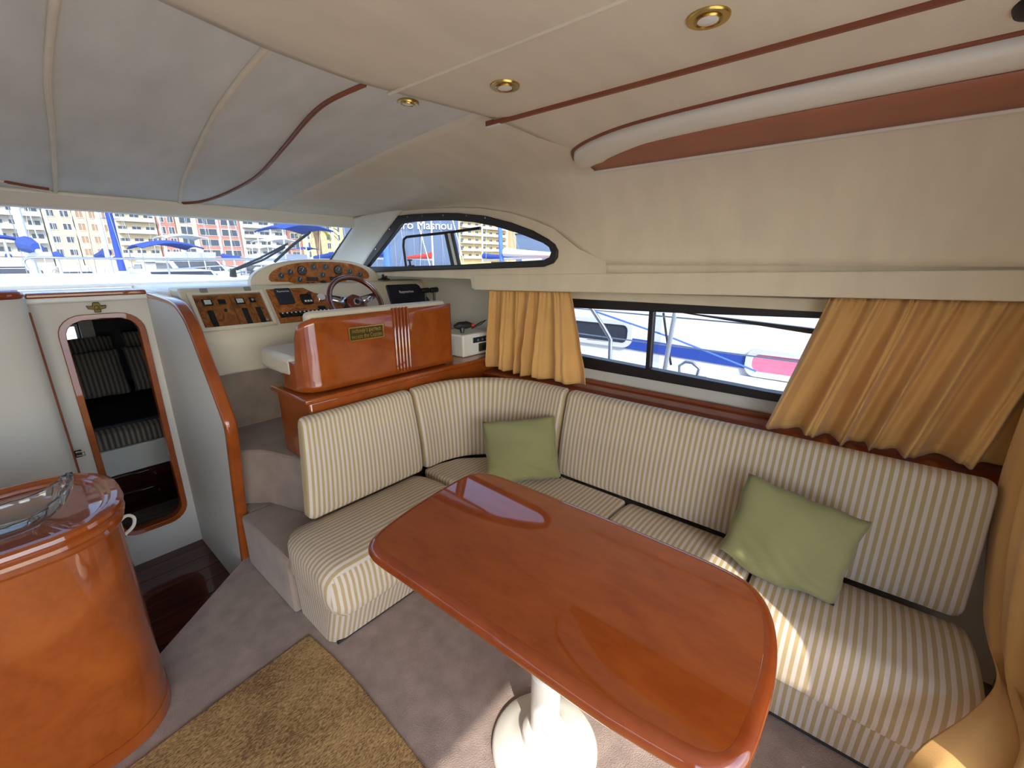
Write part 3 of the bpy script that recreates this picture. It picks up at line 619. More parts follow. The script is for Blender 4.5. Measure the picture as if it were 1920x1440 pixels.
# ================================================================ RUG
b = B()
def rugz(x, y): return .008+.002*math.sin(7*x+2*y)*math.sin(5*y)
rug = [(-.95, -.5), (.40, -.5), (.50, .3), (.545, .80), (.562, 1.20), (.56, 1.36), (.545, 1.56), (.2, 1.53), (-.05, 1.50), (-.95, 1.42)]
b.prism(rug, XY, .0005, .010); tag(mk('sisal_rug', b, 'sisal', bevel=.004), 'coarse golden brown sisal rug on the carpet', 'rug')

# ================================================================ GALLEY COUNTER
gc = thing('galley_counter', 'rounded varnished wood galley counter with a moulded rim', 'counter', (-.3, 1.785, 0))
def stad(xe, hd, yc=1.785, xs=-.10, xl=-1.3, n=18):
    o_ = [(xl, yc-hd)]
    for k in range(n+1):
        a = -PI/2+PI*k/n; ca, sa = math.cos(a), math.sin(a)
        o_.append((xs+(xe-xs)*abs(ca)**.75, yc+hd*math.copysign(abs(sa)**.8, sa)))
    o_.append((xl, yc+hd)); return o_
b = B(); b.prism(stad(.112, .235), XY, 0.001, .745); mk('body', b, 'wood', gc, smooth=40)
b = B(); b.prism(stad(.115, .238), XY, 0.001, .05); mk('plinth', b, 'wood', gc, smooth=40)
rp = [(.000, .790), (.012, .795), (.015, .803), (.010, .811), (.014, .815), (.020, .822), (.018, .832), (.012, .838), (.017, .843), (.022, .851), (.019, .861), (.010, .867), (-.004, .868), (-.010, .864), (-.013, .860), (-.020, .8605), (-.026, .857), (-.030, .846)]
vs = []; n = None
for d, z in rp:
    l = stad(.112+d, .235+d); z -= .062; n = len(l); vs += [(x, y, z) for x, y in l]
b = B(); b.add(vs, [(i*n+k, i*n+k+1, (i+1)*n+k+1, (i+1)*n+k) for i in range(len(rp)-1) for k in range(n-1)])
mk('rim_moulding', b, 'wood', gc, smooth=28)
b = B(); b.prism(stad(.085, .208), XY, .745, .787); mk('worktop', b, 'wood_table', gc, smooth=30)
b = B(); b.tube(spline([(.10, 1.86, .63), (.135, 1.895, .636), (.155, 1.915, .61), (.145, 1.905, .582), (.105, 1.865, .575)], 5), .0055, 8); mk('towel_hook', b, 'white_plastic', gc)
# cut glass bowl
gb = thing('glass_bowl', 'boat shaped cut glass bowl on the galley counter', 'bowl', (-.125, 1.72, .787))
z0b = .7905
def bowl(rx, ry, h, off):
    def f(u, v):
        a = 2*PI*u; k = .45+.55*math.sin(v*PI/2); lift = .070*max(0, math.cos(a))**3+.05*max(0, -math.cos(a))**3
        fl = 1+.03*math.sin(24*a)*v
        return (-.125+rx*k*math.cos(a)*fl, 1.72+ry*k*math.sin(a)*fl, z0b+off+(h+lift)*v**1.4)
    return f
b = B(); b.grid(bowl(.155, .085, .045, 0), 72, 10); mk('shell', b, 'crystal', gb, solid=.006, solid_off=1, smooth=25)
b = B(); b.prism([(-.125+.07*math.cos(2*PI*k/28), 1.72+.038*math.sin(2*PI*k/28)) for k in range(28)], XY, .7876, .794); mk('foot', b, 'crystal', gb)

# ================================================================ HELM SEAT
pl = thing('helm_plinth', 'varnished wood plinth carrying the helm seat behind the settee', 'plinth', (1.4, 1.98, .59))
b = B(); b.box(.785, 2.19, 1.815, 2.15, .587, .905); mk('body', b, 'wood', pl, bevel=.01)
b = B(); b.prism([(.763, 1.80), (2.045, 1.80), (2.045, 1.89), (2.19, 1.89), (2.19, 2.172), (.763, 2.172)], XY, .900, .925); mk('top', b, 'wood', pl, bevel=.008, seg=3)
hs = thing('helm_chair', 'glossy orange wood helm chair with cream upholstery and fluted back', 'helm chair', (1.25, 1.95, .925))
# shell: plan path wraps round the port side; height varies
plan = [(.795, 2.075), (.793, 1.99), (.797, 1.93), (.815, 1.887), (.852, 1.862), (.90, 1.853), (1.10, 1.853), (1.30, 1.853), (1.50, 1.853), (1.62, 1.853), (1.66, 1.858), (1.682, 1.875)]
pp = spline([Vector(q) for q in plan], 6)
def shell_top(q):
    if q.y > 1.93: return 1.065
    if q.x < .86: 
        t = min(1, max(0, (1.93-q.y)/.020)); return lerp(1.065, 1.20, t) if q.y > 1.905 else lerp(1.20, 1.262, min(1, max(0, (1.905-q.y)/.050))**.5)
    return lerp(1.262, 1.268, min(1, (q.x-.86)/.8))
vs = []; fs = []; nz = 12; m = len(pp)
for i, q in enumerate(pp):
    t = (pp[min(i+1, m-1)]-pp[max(i-1, 0)]).normalized(); nn = Vector((t.y, -t.x)); top = shell_top(q)
    for k in range(nz+1):
        z = lerp(.934, top, k/nz); fl = .010*max(0, 1-(z-.9265)/.030)**2
        vs.append((q.x+nn.x*fl, q.y+nn.y*fl, z))
b = B(); b.add(vs, [(i*(nz+1)+k, (i+1)*(nz+1)+k, (i+1)*(nz+1)+k+1, i*(nz+1)+k+1) for i in range(m-1) for k in range(nz)])
mk('shell', b, 'wood', hs, smooth=60, solid=.022, solid_off=1)
for k in range(5):
    x = 1.276+k*.0205; b = B(); b.tube([(x, 1.851, .945), (x, 1.851, 1.262), (x, 1.86, 1.272)], .0082, 8); mk('flute', b, 'wood_edge', hs)
b = B(); b.prism([(.86, 1.885), (1.655, 1.885), (1.675, 1.95), (1.63, 1.965), (.90, 1.965), (.85, 1.93)], XY, .95, 1.285); mk('back_cushion', b, 'cream', hs, bevel=.022, seg=4)
b = B(); b.prism([(.79, 1.97), (1.66, 1.97), (1.66, 2.32), (1.62, 2.36), (.83, 2.36), (.79, 2.31)], XY, .985, 1.085); mk('seat_cushion', b, 'cream', hs, bevel=.028, seg=4)
b = B(); b.box(.83, 1.63, 1.88, 2.16, .926, .984); mk('seat_base', b, 'wood', hs, bevel=.006)
# brass plaque
pq = thing('brass_plaque', 'small brass plaque with raised lettering on the helm seat', 'plaque', (1.114, 1.85, 1.14))
b = B(); b.box(1.021, 1.208, 1.847, 1.8515, 1.140, 1.205); mk('plate', b, 'brass_dark', pq, bevel=.002)
b = B(); b.holed([(1.021, 1.140), (1.208, 1.140), (1.208, 1.205), (1.021, 1.205)], [[(1.0255, 1.1445), (1.2035, 1.1445), (1.2035, 1.2005), (1.0255, 1.2005)]], XZ, 1.8445, 1.8472); mk('rim', b, 'brass', pq, smooth=0)
text('lettering', "nobody's perfect", .0285, frame4((1.1145, 1.8455, 1.1865), (1, 0, 0), (0, 0, 1)), 'brass', pq, .001, xs=.80)
text('lettering', 'except the Captain', .0285, frame4((1.1145, 1.8455, 1.1595), (1, 0, 0), (0, 0, 1)), 'brass', pq, .001, xs=.74)

# ================================================================ HELM CONSOLE
hc = thing('helm_console', 'cream moulded helm console with burl wood instrument panels', 'console', (1.4, 2.8, .9))
b = B(); b.prism([(2.96, .905), (2.63, .905), (2.585, 1.09), (2.588, 1.115), (2.60, 1.137), (2.762, 1.356), (2.775, 1.366), (2.96, 1.366)], YZ, .612, 2.19); mk('body', b, 'cream', hc, bevel=.014, seg=3)
FD = Vector((0, .597, .802)); FN = Vector((0, -.802, .597)); FO = Vector((0, 2.6, 1.14))
def F(x, t, h=0): return Vector((x, 0, 0))+FO+FD*t+FN*h
FF = lambda a, b_, c: F(a, b_, c)
def fbox(x0, x1, t0, t1, h0, h1): bb = B(); bb.prism([(x0, t0), (x1, t0), (x1, t1), (x0, t1)], FF, h0, h1); return bb
# switch panel behind a hinged lid
b = fbox(.662, .986, .032, .226, .001, .006); sp_ = mk('switch_panel', b, 'burl', hc)
b = B(); b.holed([(.640, .010), (1.010, .010), (1.010, .246), (.640, .246)], [[(.660, .030), (.988, .030), (.988, .228), (.660, .228)]], FF, .001, .020); lid = mk('lid_frame', b, 'cream', hc, bevel=.005)
b = fbox(.655, .992, .026, .232, .0155, .0175); mk('lid_glass', b, 'clear_glass', lid, smooth=0)
for x0 in (.70, .91):
    b = fbox(x0, x0+.035, .236, .262, .018, .025); mk('hinge', b, 'grey', lid, bevel=.003)
for (x0, x1, t0, t1) in ((.700, .728, .035, .135), (.862, .890, .035, .135), (.932, .960, .035, .135)):
    b = fbox(x0, x1, t0, t1, .006, .011); s_ = mk('breaker_column', b, 'black', sp_, bevel=.002)
for (x0, x1, t0, t1) in ((.694, .740, .162, .205), (.766, .802, .166, .198), (.846, .894, .160, .202), (.918, .950, .166, .200)):
    b = fbox(x0, x1, t0, t1, .006, .012); mk('meter', b, 'black', sp_, bevel=.003)
for (x0, x1, t0, t1) in ((.702, .732, .170, .197), (.854, .886, .168, .194)):
    b = fbox(x0, x1, t0, t1, .0122, .0128); mk('meter_face', b, 'gauge_white', sp_, smooth=0)
for x, t, mm in ((.784, .128, 'black'), (.965, .048, 'chrome'), (.934, .184, 'chrome')):
    b = B(); b.lathe([(.008, .006), (.008, .014), (.005, .016), (0, .016)], F(x, t), 14, Matrix((Vector((1, 0, 0)), FD, FN)).transposed()); mk('knob', b, mm, sp_)
b = fbox(.825, .829, .032, .226, .0055, .0075); mk('divider', b, 'brass', sp_, smooth=0)
# main dash in burl
dash = [(1.03, .018), (1.62, .018), (1.62, .15), (1.45, .16), (1.37, .185), (1.30, .21), (1.245, .250), (1.03, .250)]
b = B(); b.prism(dash, FF, .001, .006); da = mk('dash_panel', b, 'burl', hc)
FR = Matrix((Vector((1, 0, 0)), FD, FN)).transposed()
def fm(x, t, h): return frame4(F(x, t, h), (1, 0, 0), FD)
b = B(); b.prism(rrect(1.066, 1.158, .138, .246, .008, 3), FF, .006, .020); cv1 = mk('plotter_cover', b, 'navy', hc, bevel=.004)
text('brand_lettering', 'Raymarine', .0165, fm(1.112, .222, .0205), 'white', cv1, .0004)
b = B(); b.prism(rrect(1.200, 1.268, .128, .198, .012, 3), FF, .006, .022); ap = mk('autopilot_head', b, 'black', hc, bevel=.004)
for k in range(3):
    b = fbox(1.212+k*.017, 1.223+k*.017, .138, .150, .022, .024); mk('button', b, 'white', ap)
b = B(); b.lathe([(.010, .02), (.010, .034), (.006, .037), (0, .037)], F(1.254, .192), 12, FR); mk('knob', b, 'black', ap)
b = B(); b.lathe([(.027, .006), (.027, .014), (.024, .017)], F(1.329, .171), 28, FR); g_ = mk('gauge', b, 'chrome', hc)
b = B(); b.lathe([(.0235, .0155), (.0235, .0172), (0, .0172)], F(1.329, .171), 28, FR); mk('dial', b, 'gauge_white', g_)
b = fbox(1.2815, 1.329, .088, .110, .006, .014); mk('connector', b, 'black', hc, bevel=.003)
sr = fbox(1.043, 1.375, .052, .085, .006, .012); sw_ = mk('switch_row', sr, 'black', hc, bevel=.002)
for k in range(13):
    x = 1.05+k*.0252; b = fbox(x, x+.019, .056, .082, .012, .018); r_ = mk('rocker_switch', b, 'black_gloss', sw_, bevel=.002)
    b = fbox(x+.004, x+.013, .072, .079, .0182, .0188); mk('lamp', b, 'gauge_white', sw_, smooth=0)
# large covered plotter on the starboard side
b = B(); b.prism([(1.80, .042), (2.14, .033), (2.155, .06), (2.118, .215), (2.10, .232), (1.834, .234)], FF, .001, .022); cv2 = mk('plotter_cover', b, 'navy', hc, bevel=.005)
text('brand_lettering', 'Raymarine', .030, fm(1.975, .165, .0225), 'white', cv2, .0004)
# instrument pod
def arch(x0, x1, z0, zt_, n=24, px=2.4):
    cx = (x0+x1)/2; rx = (x1-x0)/2
    return [(cx+rx*math.copysign(abs(math.cos(PI*k/n))**(2/px), math.cos(PI*k/n)), z0+(zt_-z0)*abs(math.sin(PI*k/n))**(2/2.1)) for k in range(n+1)]
po = [(.985, 1.345)]+[(x, z) for x, z in reversed(arch(.985, 1.85, 1.375, 1.515))]+[(1.85, 1.345)]
b = B(); nP = len(po); vs = [(x, 2.832, z) for x, z in po]+[(1.4175+(x-1.4175)*.985, 2.90, 1.345+(z-1.345)*.985) for x, z in po]+[(1.4175+(x-1.4175)*.9, 2.99, 1.345+(z-1.345)*.75) for x, z in po]
b.add(vs, [tuple(range(nP-1, -1, -1)), tuple(range(2*nP, 3*nP))]+[(r*nP+i, r*nP+(i+1) % nP, (r+1)*nP+(i+1) % nP, (r+1)*nP+i) for r in range(2) for i in range(nP)])
pod = mk('instrument_pod', b, 'cream', hc, bevel=.006, smooth=50)
pw_ = [(1.10, 1.383), (1.20, 1.379), (1.25, 1.362), (1.28, 1.349), (1.50, 1.349), (1.56, 1.356), (1.60, 1.38), (1.755, 1.383)]+[(x, z) for x, z in arch(1.088, 1.768, 1.398, 1.500)]
b = B(); b.prism(pw_, XZ, 2.826, 2.833); mk('pod_panel', b, 'burl', pod)
YA = Matrix.Rotation(PI/2, 3, 'X')
for x, z, r in ((1.158, 1.418, .019), (1.215, 1.437, .019), (1.289, 1.445, .029), (1.367, 1.466, .019), (1.446, 1.466, .019), (1.533, 1.445, .029), (1.618, 1.436, .019), (1.693, 1.411, .019), (1.268, 1.392, .019), (1.421, 1.415, .019)):
    b = B(); b.lathe([(r, 0), (r, .006), (r*.9, .009), (r*.86, .006)], (x, 2.826, z), 26, YA); g_ = mk('gauge', b, 'black' if r > .02 else 'grey', hc)
    b = B(); b.lathe([(r*.88, .005), (r*.88, .0062), (0, .0062)], (x, 2.826, z), 26, YA); mk('dial', b, 'gauge_face', g_)
    b = B(); b.prism([(x-.0016, z-.003), (x+.0016, z-.003), (x+r*.45, z+r*.62), (x+r*.40, z+r*.66)], XZ, 2.8185, 2.8195); mk('needle', b, 'gauge_white', g_, smooth=0)
    if r > .02:
        b = B()
        for k in range(9):
            a = math.radians(-30+k*30); b.prism([(x+r*.66*math.cos(a), z+r*.66*math.sin(a)), (x+r*.66*math.cos(a)+.003, z+r*.66*math.sin(a)), (x+r*.8*math.cos(a)+.003, z+r*.8*math.sin(a)), (x+r*.8*math.cos(a), z+r*.8*math.sin(a))], XZ, 2.819, 2.8195)
        mk('dial_marks', b, 'gauge_white', g_, smooth=0)
for x in (1.349, 1.508):
    b = B(); b.box(x-.038, x+.038, 2.817, 2.827, 1.381, 1.403); d_ = mk('display', b, 'black', hc, bevel=.003)
    b = B(); b.box(x-.028, x+.028, 2.8155, 2.8172, 1.386, 1.398); mk('screen', b, 'gauge_face', d_, smooth=0)
for x in (1.316, 1.350, 1.50, 1.53):
    b = B(); b.lathe([(.008, 0), (.008, .012), (.005, .015), (0, .015)], (x, 2.826, 1.366), 14, YA); k_ = mk('switch_knob', b, 'wheel_wood', hc)
    b = B(); b.box(x-.010, x+.010, 2.819, 2.826, 1.351, 1.358); mk('tag', b, 'gauge_white', k_)
b = B(); b.lathe([(.016, 0), (.016, .012), (.010, .018), (.008, .034), (0, .036)], (1.418, 2.826, 1.366), 18, YA); mk('ignition_switch', b, 'black', hc)
# wheel
wh = thing('steering_wheel', 'mahogany rimmed steering wheel with chrome spokes', 'steering wheel', (1.42, 2.55, 1.27))
wc = Vector((1.417, 2.43, 1.262)); wn_ = Vector((0, -.87, .49)).normalized(); wx = Vector((1, 0, 0)); wy = wn_.cross(wx).normalized()
if wy.z < 0: wy = -wy
R = .165
b = B(); b.tube([wc+wx*R*math.cos(2*PI*k/56)+wy*R*math.sin(2*PI*k/56) for k in range(56)], .0155, 12, True); mk('rim', b, 'wheel_wood', wh, smooth=80)
b = B(); b.tube([wc+wn_*.0150+wx*R*math.cos(2*PI*k/56)+wy*R*math.sin(2*PI*k/56) for k in range(56)], .0022, 6, True); mk('rim_inlay', b, 'chrome', wh, smooth=80)
WM = Matrix((wx, wy, wn_)).transposed()
for a in (15, 165, 270):
    d = wx*math.cos(math.radians(a))+wy*math.sin(math.radians(a)); pd = wn_.cross(d)
    b = B(); b.add([wc+d*.03+pd*.030-wn_*.02, wc+d*.03-pd*.030-wn_*.02, wc+d*.155-pd*.016, wc+d*.155+pd*.016], [(0, 1, 2, 3)]); mk('spoke', b, 'chrome', wh, solid=.006)
b = B(); b.lathe([(.060, -.028), (.062, -.012), (.052, .0), (.030, .006), (0, .006)], wc, 8, WM); hb = mk('hub', b, 'wheel_wood', wh, smooth=0, bevel=.006)
b = B(); b.lathe([(.024, .005), (.024, .010), (.020, .012), (.018, .009), (0, .009)], wc, 28, WM); mk('emblem', b, 'chrome', hb)
b = B(); b.lathe([(.015, .0092), (.013, .0125), (0, .0125)], wc, 20, WM); mk('emblem_centre', b, 'black', hb)
b = B(); b.tube([wc-wn_*.026, wc-wn_*.20], .035, 20); mk('column', b, 'black_matt', wh)
b = B(); b.tube([wc-wn_*.05, wc-wn_*.05-wx*.10+wy*.05, wc-wn_*.04-wx*.125+wy*.07], [.008, .008, .014], 10); mk('lever', b, 'chrome', wh)
# controls to starboard
th = thing('throttle_levers', 'pair of black throttle levers beside the covered plotter', 'throttle', (2.08, 2.52, 1.16))
b = B(); b.box(2.0, 2.16, 2.48, 2.572, 1.085, 1.13); mk('base', b, 'black_matt', th, bevel=.008)
for dx in (0, .082):
    b = B(); b.tube([(2.03+dx, 2.53, 1.12), (2.028+dx, 2.53, 1.285)], .009, 10); l_ = mk('lever', b, 'black', th)
    b = B(); b.tube([(1.992+dx, 2.53, 1.297), (2.0+dx, 2.53, 1.297), (2.058+dx, 2.53, 1.299), (2.064+dx, 2.53, 1.299)], [.014, .019, .019, .014], 14); mk('grip', b, 'black_matt', l_)
b = B(); b.box(1.98, 2.19, 2.46, 2.578, .907, 1.084); mk('pedestal', b, 'cream', th, bevel=.01)
cp = thing('mini_camera_mount', 'small black suction mount beside the instrument pod', 'mount', (1.84, 2.88, 1.366))
b = B(); b.lathe([(.045, .0), (.040, .006), (.02, .012), (.012, .02)], (1.87, 2.80, 1.372), 24); mk('suction_base', b, 'black', cp)
b = B(); b.tube([(1.865, 2.80, 1.384), (1.865, 2.80, 1.41)], .009, 10); b.tube([(1.89, 2.80, 1.384), (1.89, 2.80, 1.405)], .008, 10); mk('clamp', b, 'black_matt', cp)
# white socket box with gadget
bx = thing('socket_box', 'white plastic box with black sockets beside the helm seat', 'box', (1.9, 1.98, .925))
b = B(); b.box(1.79, 2.04, 1.895, 2.14, .9255, 1.066); mk('body', b, 'white_plastic', bx, bevel=.012, seg=3)
b = B(); b.box(1.876, 2.03, 1.888, 1.896, 1.006, 1.040); k_ = mk('socket_panel', b, 'black', bx, bevel=.003)
for x in (1.915, 1.955, 1.99):
    b = B(); b.lathe([(.008, 0), (.008, .002), (0, .002)], (x, 1.888, 1.022), 12, YA); mk('socket', b, 'grey', k_)
b = B(); b.box(1.925, 2.02, 1.889, 1.896, .945, .998); k_ = mk('outlet', b, 'brass_dark', bx, bevel=.003)
b = B(); b.box(1.95, 2.0, 1.886, 1.8895, .955, .988); mk('outlet_face', b, 'black', k_, bevel=.003)
gd = thing('hand_lamp', 'black hand lamp with red tip lying on the white box', 'lamp', (1.86, 1.98, 1.067))
b = B(); b.tube([(1.82, 2.0, 1.106), (1.845, 1.99, 1.110), (1.90, 1.97, 1.112), (1.925, 1.96, 1.108)], [.012, .024, .024, .016], 12); mk('body', b, 'black_matt', gd)
b = B(); b.tube([(1.865, 1.98, 1.10), (1.858, 1.97, 1.068)], [.018, .012], 10); mk('handle', b, 'black', gd)
b = B(); b.tube([(1.925, 1.96, 1.108), (1.945, 1.95, 1.110)], [.014, .012], 10); mk('red_tip', b, 'red', gd)
b = B(); b.tube([(1.93, 1.955, 1.095), (1.99, 1.935, 1.122), (2.035, 1.925, 1.135), (1.99, 1.93, 1.112), (1.92, 1.95, 1.088)], .0035, 6); mk('bracket', b, 'black', gd)
# emblem over the doorway
em = thing('brass_emblem', 'small brass cross shaped emblem above the cabin doorway', 'emblem', (.332, 3.118, 1.265))
b = B(); b.prism([(.320, 1.243), (.346, 1.243), (.346, 1.258), (.368, 1.262), (.372, 1.280), (.350, 1.278), (.345, 1.296), (.320, 1.296), (.316, 1.278), (.292, 1.280), (.298, 1.262), (.320, 1.258)], XZ, 3.118, 3.128); mk('cross', b, 'brass_dark', em, bevel=.003)
b = B(); b.lathe([(.012, 0), (.010, .005), (0, .006)], (.333, 3.118, 1.268), 14, YA); mk('boss', b, 'brass_dark', em)

# ================================================================ SHELF, PELMET, CURTAINS
sh = thing('side_shelf', 'varnished wood ledge behind the long settee backrest', 'shelf', (1.95, .7, .84))
b = B(); b.prism([(1.865, .812), (1.865, .835), (2.055, .860), (2.055, .838)], lambda a, b_, c: (a, c, b_), -.44, 1.80); mk('board', b, 'wood_edge', sh, bevel=.004)
b = B(); b.prism([(2.02, .853), (2.02, .870), (2.04, .872), (2.04, .855)], lambda a, b_, c: (a, c, b_), -.44, 1.80); mk('fiddle', b, 'wood_trim', sh, bevel=.003)
b = B(); b.tube([(1.868, 1.72, .832), (1.868, -.44, .832)], .012, 10); mk('front_rail', b, 'wood_edge', sh)
vl = thing('window_pelmet', 'long cream pelmet board above the side window', 'pelmet', (1.9, .8, 1.34), kind='structure')
b = B(); b.prism([(1.86, 1.336), (1.86, 1.426), (-.60, 1.486), (-.60, 1.398)], YZ, 1.868, 1.89); mk('face', b, 'liner', vl, bevel=.004)
b = B(); b.prism([(1.86, 1.424), (1.90, 1.424), (1.885, 1.345), (1.86, 1.337)], YZ, 1.868, 2.05); mk('end_block', b, 'cream', vl, bevel=.003)
b = B(); b.prism([(1.86, 1.40), (1.86, 1.418), (-.60, 1.475), (-.60, 1.46)], YZ, 1.89, 2.055); mk('top', b, 'liner', vl, smooth=0)
b = B(); b.prism([(1.86, 1.302), (1.86, 1.34), (-.60, 1.375), (-.60, 1.32)], YZ, 2.02, 2.058); mk('track_batten', b, 'liner', vl, bevel=.004)
def curtain(name, label, pts_top, pts_bot, nf, amp, nrm, seed, deep=(), parent=None, hem=.035, group='ochre curtains', skew=0, ruffle=26):
    rnd = random.Random(seed); a1 = [rnd.uniform(0, 6.28) for _ in range(6)]; nrm = Vector(nrm).normalized(); nu, nv = 170, 28
    T = [Vector(q) for q in pts_top]; Bt = [Vector(q) for q in pts_bot]
    def along(P, s):
        k = s*(len(P)-1); i = min(int(k), len(P)-2); return P[i].lerp(P[i+1], k-i)
    def f(s, t):
        q = along(T, s).lerp(along(Bt, s), t)
        ph = s*nf*2*PI+.9*math.sin(s*9+a1[0])+skew*t
        g = min(1, .35+t*.9)
        w_ = math.sin(ph); w_ = math.copysign(abs(w_)**.65, w_)
        o_ = amp*g*(w_*.75+.28*math.sin(2.3*ph+a1[1]+t*1.3)+.2*math.sin(.6*ph+a1[2]))
        o_ += .006*math.exp(-t*9)*math.sin(s*ruffle*2*PI+a1[3])
        o_ += .004*math.sin(18*t+5*s*nf+a1[4])*t
        side = (along(T, min(1, s+.01))-along(T, max(0, s-.01))).normalized()
        return q+nrm*o_+side*(.010*g*math.cos(ph))+Vector((0, 0, .006*math.cos(ph)*t))
    b = B(); b.grid(f, nu, nv)
    if parent is None:
        root = thing(name, label, 'curtain', tuple(along(Bt, .5)), group=group)
    else: root = parent
    mk('cloth', b, 'curtain', root, smooth=80, solid=.002, fix=False)
    b = B(); b.grid(lambda u, v: Vector(f(u, lerp(1-hem*2.0, 1-hem*1.9, v)))+nrm*.0018, nu, 1); mk('hem_stitch', b, 'curtain', root, smooth=80, solid=.0015, fix=False)
    return root
curtain('short_curtain', 'gathered ochre curtain at the forward end of the side window', [(1.91, 1.775, 1.338), (1.91, 1.215, 1.352)], [(1.91, 1.795, .872), (1.905, 1.60, .866), (1.905, 1.44, .860), (1.905, 1.105, .868)], 6.0, .036, (-1, 0, 0), 3)
curtain('short_curtain', 'wide gathered ochre curtain at the aft end of the side window', [(1.925, .13, 1.378), (1.925, -.50, 1.40)], [(1.915, .255, .862), (1.915, .02, .856), (1.915, -.18, .856), (1.92, -.42, .880)], 6.2, .052, (-1, 0, 0), 11, skew=.5)
# tied door curtain aft of the settee
rnd = random.Random(5)
LB = spline([(1.865, -.395, 1.44), (1.86, -.39, 1.2), (1.855, -.385, .95), (1.835, -.388, .80), (1.80, -.395, .68), (1.75, -.405, .57), (1.69, -.412, .49), (1.62, -.42, .455), (1.46, -.415, .452), (1.29, -.345, .452), (1.14, -.255, .42), (1.09, -.235, .30), (1.07, -.23, .16), (1.06, -.23, .03)], 5)
def drape(s, t):
    k = t*(len(LB)-1); i = min(int(k), len(LB)-2); L = LB[i].lerp(LB[i+1], k-i)
    x = L.x-.60*s; y = lerp(L.y, -.53, min(1, s*1.3)); ph = s*2*PI*4.2+1.0*math.sin(3*t+1); g = min(1, s*4)
    return Vector((x+.012*math.cos(ph)*g, y+.030*math.sin(ph)*g+.012*math.sin(2.1*ph+t*3)*g, L.z+.012*math.sin(ph+1)*g*(t > .5)))
b = B(); b.grid(drape, 120, 70)
dc = thing('door_curtain', 'long ochre curtain draped beside the aft end of the settee', 'curtain', (1.5, -.45, .03), group='ochre curtains')
mk('cloth', b, 'curtain', dc, smooth=80, solid=.003, fix=False)
b = B(); b.tube([(1.9, -.50, 1.45), (1.1, -.50, 1.45)], .01, 8); mk('rod', b, 'white_plastic', dc)

# ================================================================ FORWARD CABIN SEEN THROUGH THE DOORWAY
b = B(); b.box(-.9, 2.0, 3.165, 5.6, -.34, -.30); st(mk('floor_cabin', b, 'carpet', smooth=0), 'carpeted floor of the forward cabin', 'floor')
b = B()
b.box(-.95, -.9, 3.165, 5.6, -.34, 1.30); b.box(1.95, 2.0, 3.165, 5.6, -.34, 1.30)
b.holed([(-.95, -.34), (2.0, -.34), (2.0, 1.30), (-.95, 1.30)], [[(.28, .72), (.42, .72), (.42, .94), (.28, .94)]], XZ, 5.58, 5.62)
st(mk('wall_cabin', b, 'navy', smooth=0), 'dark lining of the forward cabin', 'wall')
b = B(); b.box(-.95, 2.0, 3.165, 5.62, 1.26, 1.30); st(mk('ceiling_cabin', b, 'liner_grey', smooth=0), 'low ceiling of the forward cabin', 'ceiling')
b = B(); b.box(.43, .52, 5.40, 5.45, .65, 1.255); st(mk('trim_9', b, 'wall_white', smooth=0), 'pale post beside the cabin porthole', 'post')
pr = thing('window_6', 'small bright porthole at the end of the forward cabin', 'window', (.35, 5.6, .72), kind='structure')
b = B(); b.holed([(.27, .71), (.43, .71), (.43, .95), (.27, .95)], [[(.29, .73), (.41, .73), (.41, .93), (.29, .93)]], XZ, 5.57, 5.585); mk('frame', b, 'white', pr)
b = B(); b.box(.28, .42, 5.60, 5.604, .72, .94); mk('glass', b, 'clear_glass', pr, smooth=0)
bd = thing('cabin_bed', 'low berth with white front and dark drawers in the cabin', 'bed', (.6, 4.6, -.3))
b = B(); b.box(-.5, 1.9, 3.95, 5.55, .02, .215); mk('bed_front', b, 'white', bd, bevel=.01)
b = B(); b.box(-.5, 1.9, 3.96, 5.55, -.298, .018); mk('bed_box', b, 'wood_dark', bd, smooth=0)
for z0 in (-.26, -.12):
    b = B(); b.box(.24, .78, 3.945, 3.962, z0, z0+.125); d_ = mk('drawer', b, 'wood_dark', bd, bevel=.004)
    for k in range(3):
        b = B(); b.tube([(.25, 3.944, z0+.03+k*.014), (.77, 3.944, z0+.03+k*.014)], .004, 6); mk('reed', b, 'wood_dark', d_)
    b = B(); b.tube([(.50, 3.944, z0+.085), (.50, 3.930, z0+.085)], .007, 8); mk('knob', b, 'chrome', d_)
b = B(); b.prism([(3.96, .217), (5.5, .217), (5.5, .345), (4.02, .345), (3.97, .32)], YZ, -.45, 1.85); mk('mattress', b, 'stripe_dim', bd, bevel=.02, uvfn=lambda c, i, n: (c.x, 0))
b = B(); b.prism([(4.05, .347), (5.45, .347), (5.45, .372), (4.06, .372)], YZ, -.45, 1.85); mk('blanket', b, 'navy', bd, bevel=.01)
for i, (x, y, z, lab) in enumerate(((.34, 4.85, .60, 'striped pillow leaning by the porthole side of the berth'), (.86, 4.83, .61, 'striped pillow leaning in the middle of the berth'), (.36, 5.17, .68, 'rear pillow standing behind the striped pillows toward the porthole'), (.92, 5.17, .70, 'rear pillow standing behind the striped pillows away from the porthole'))):
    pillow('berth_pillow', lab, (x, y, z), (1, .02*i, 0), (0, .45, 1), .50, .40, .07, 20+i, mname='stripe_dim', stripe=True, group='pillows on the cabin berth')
b = B(); b.prism(rrect(.10, .62, 3.25, 3.82, .03), XY, -.299, -.285); tag(mk('bath_mat', b, 'carpet', bevel=.004), 'grey ribbed mat just inside the cabin doorway', 'mat')
for k in range(14):
    y = 3.28+k*.039; b = B(); b.tube([(x, y+.006*math.sin(20*x+k), -.286) for x in [.12+.04*j for j in range(13)]], .009, 6); mk('rib', b, 'grey', bpy.data.objects['bath_mat'])

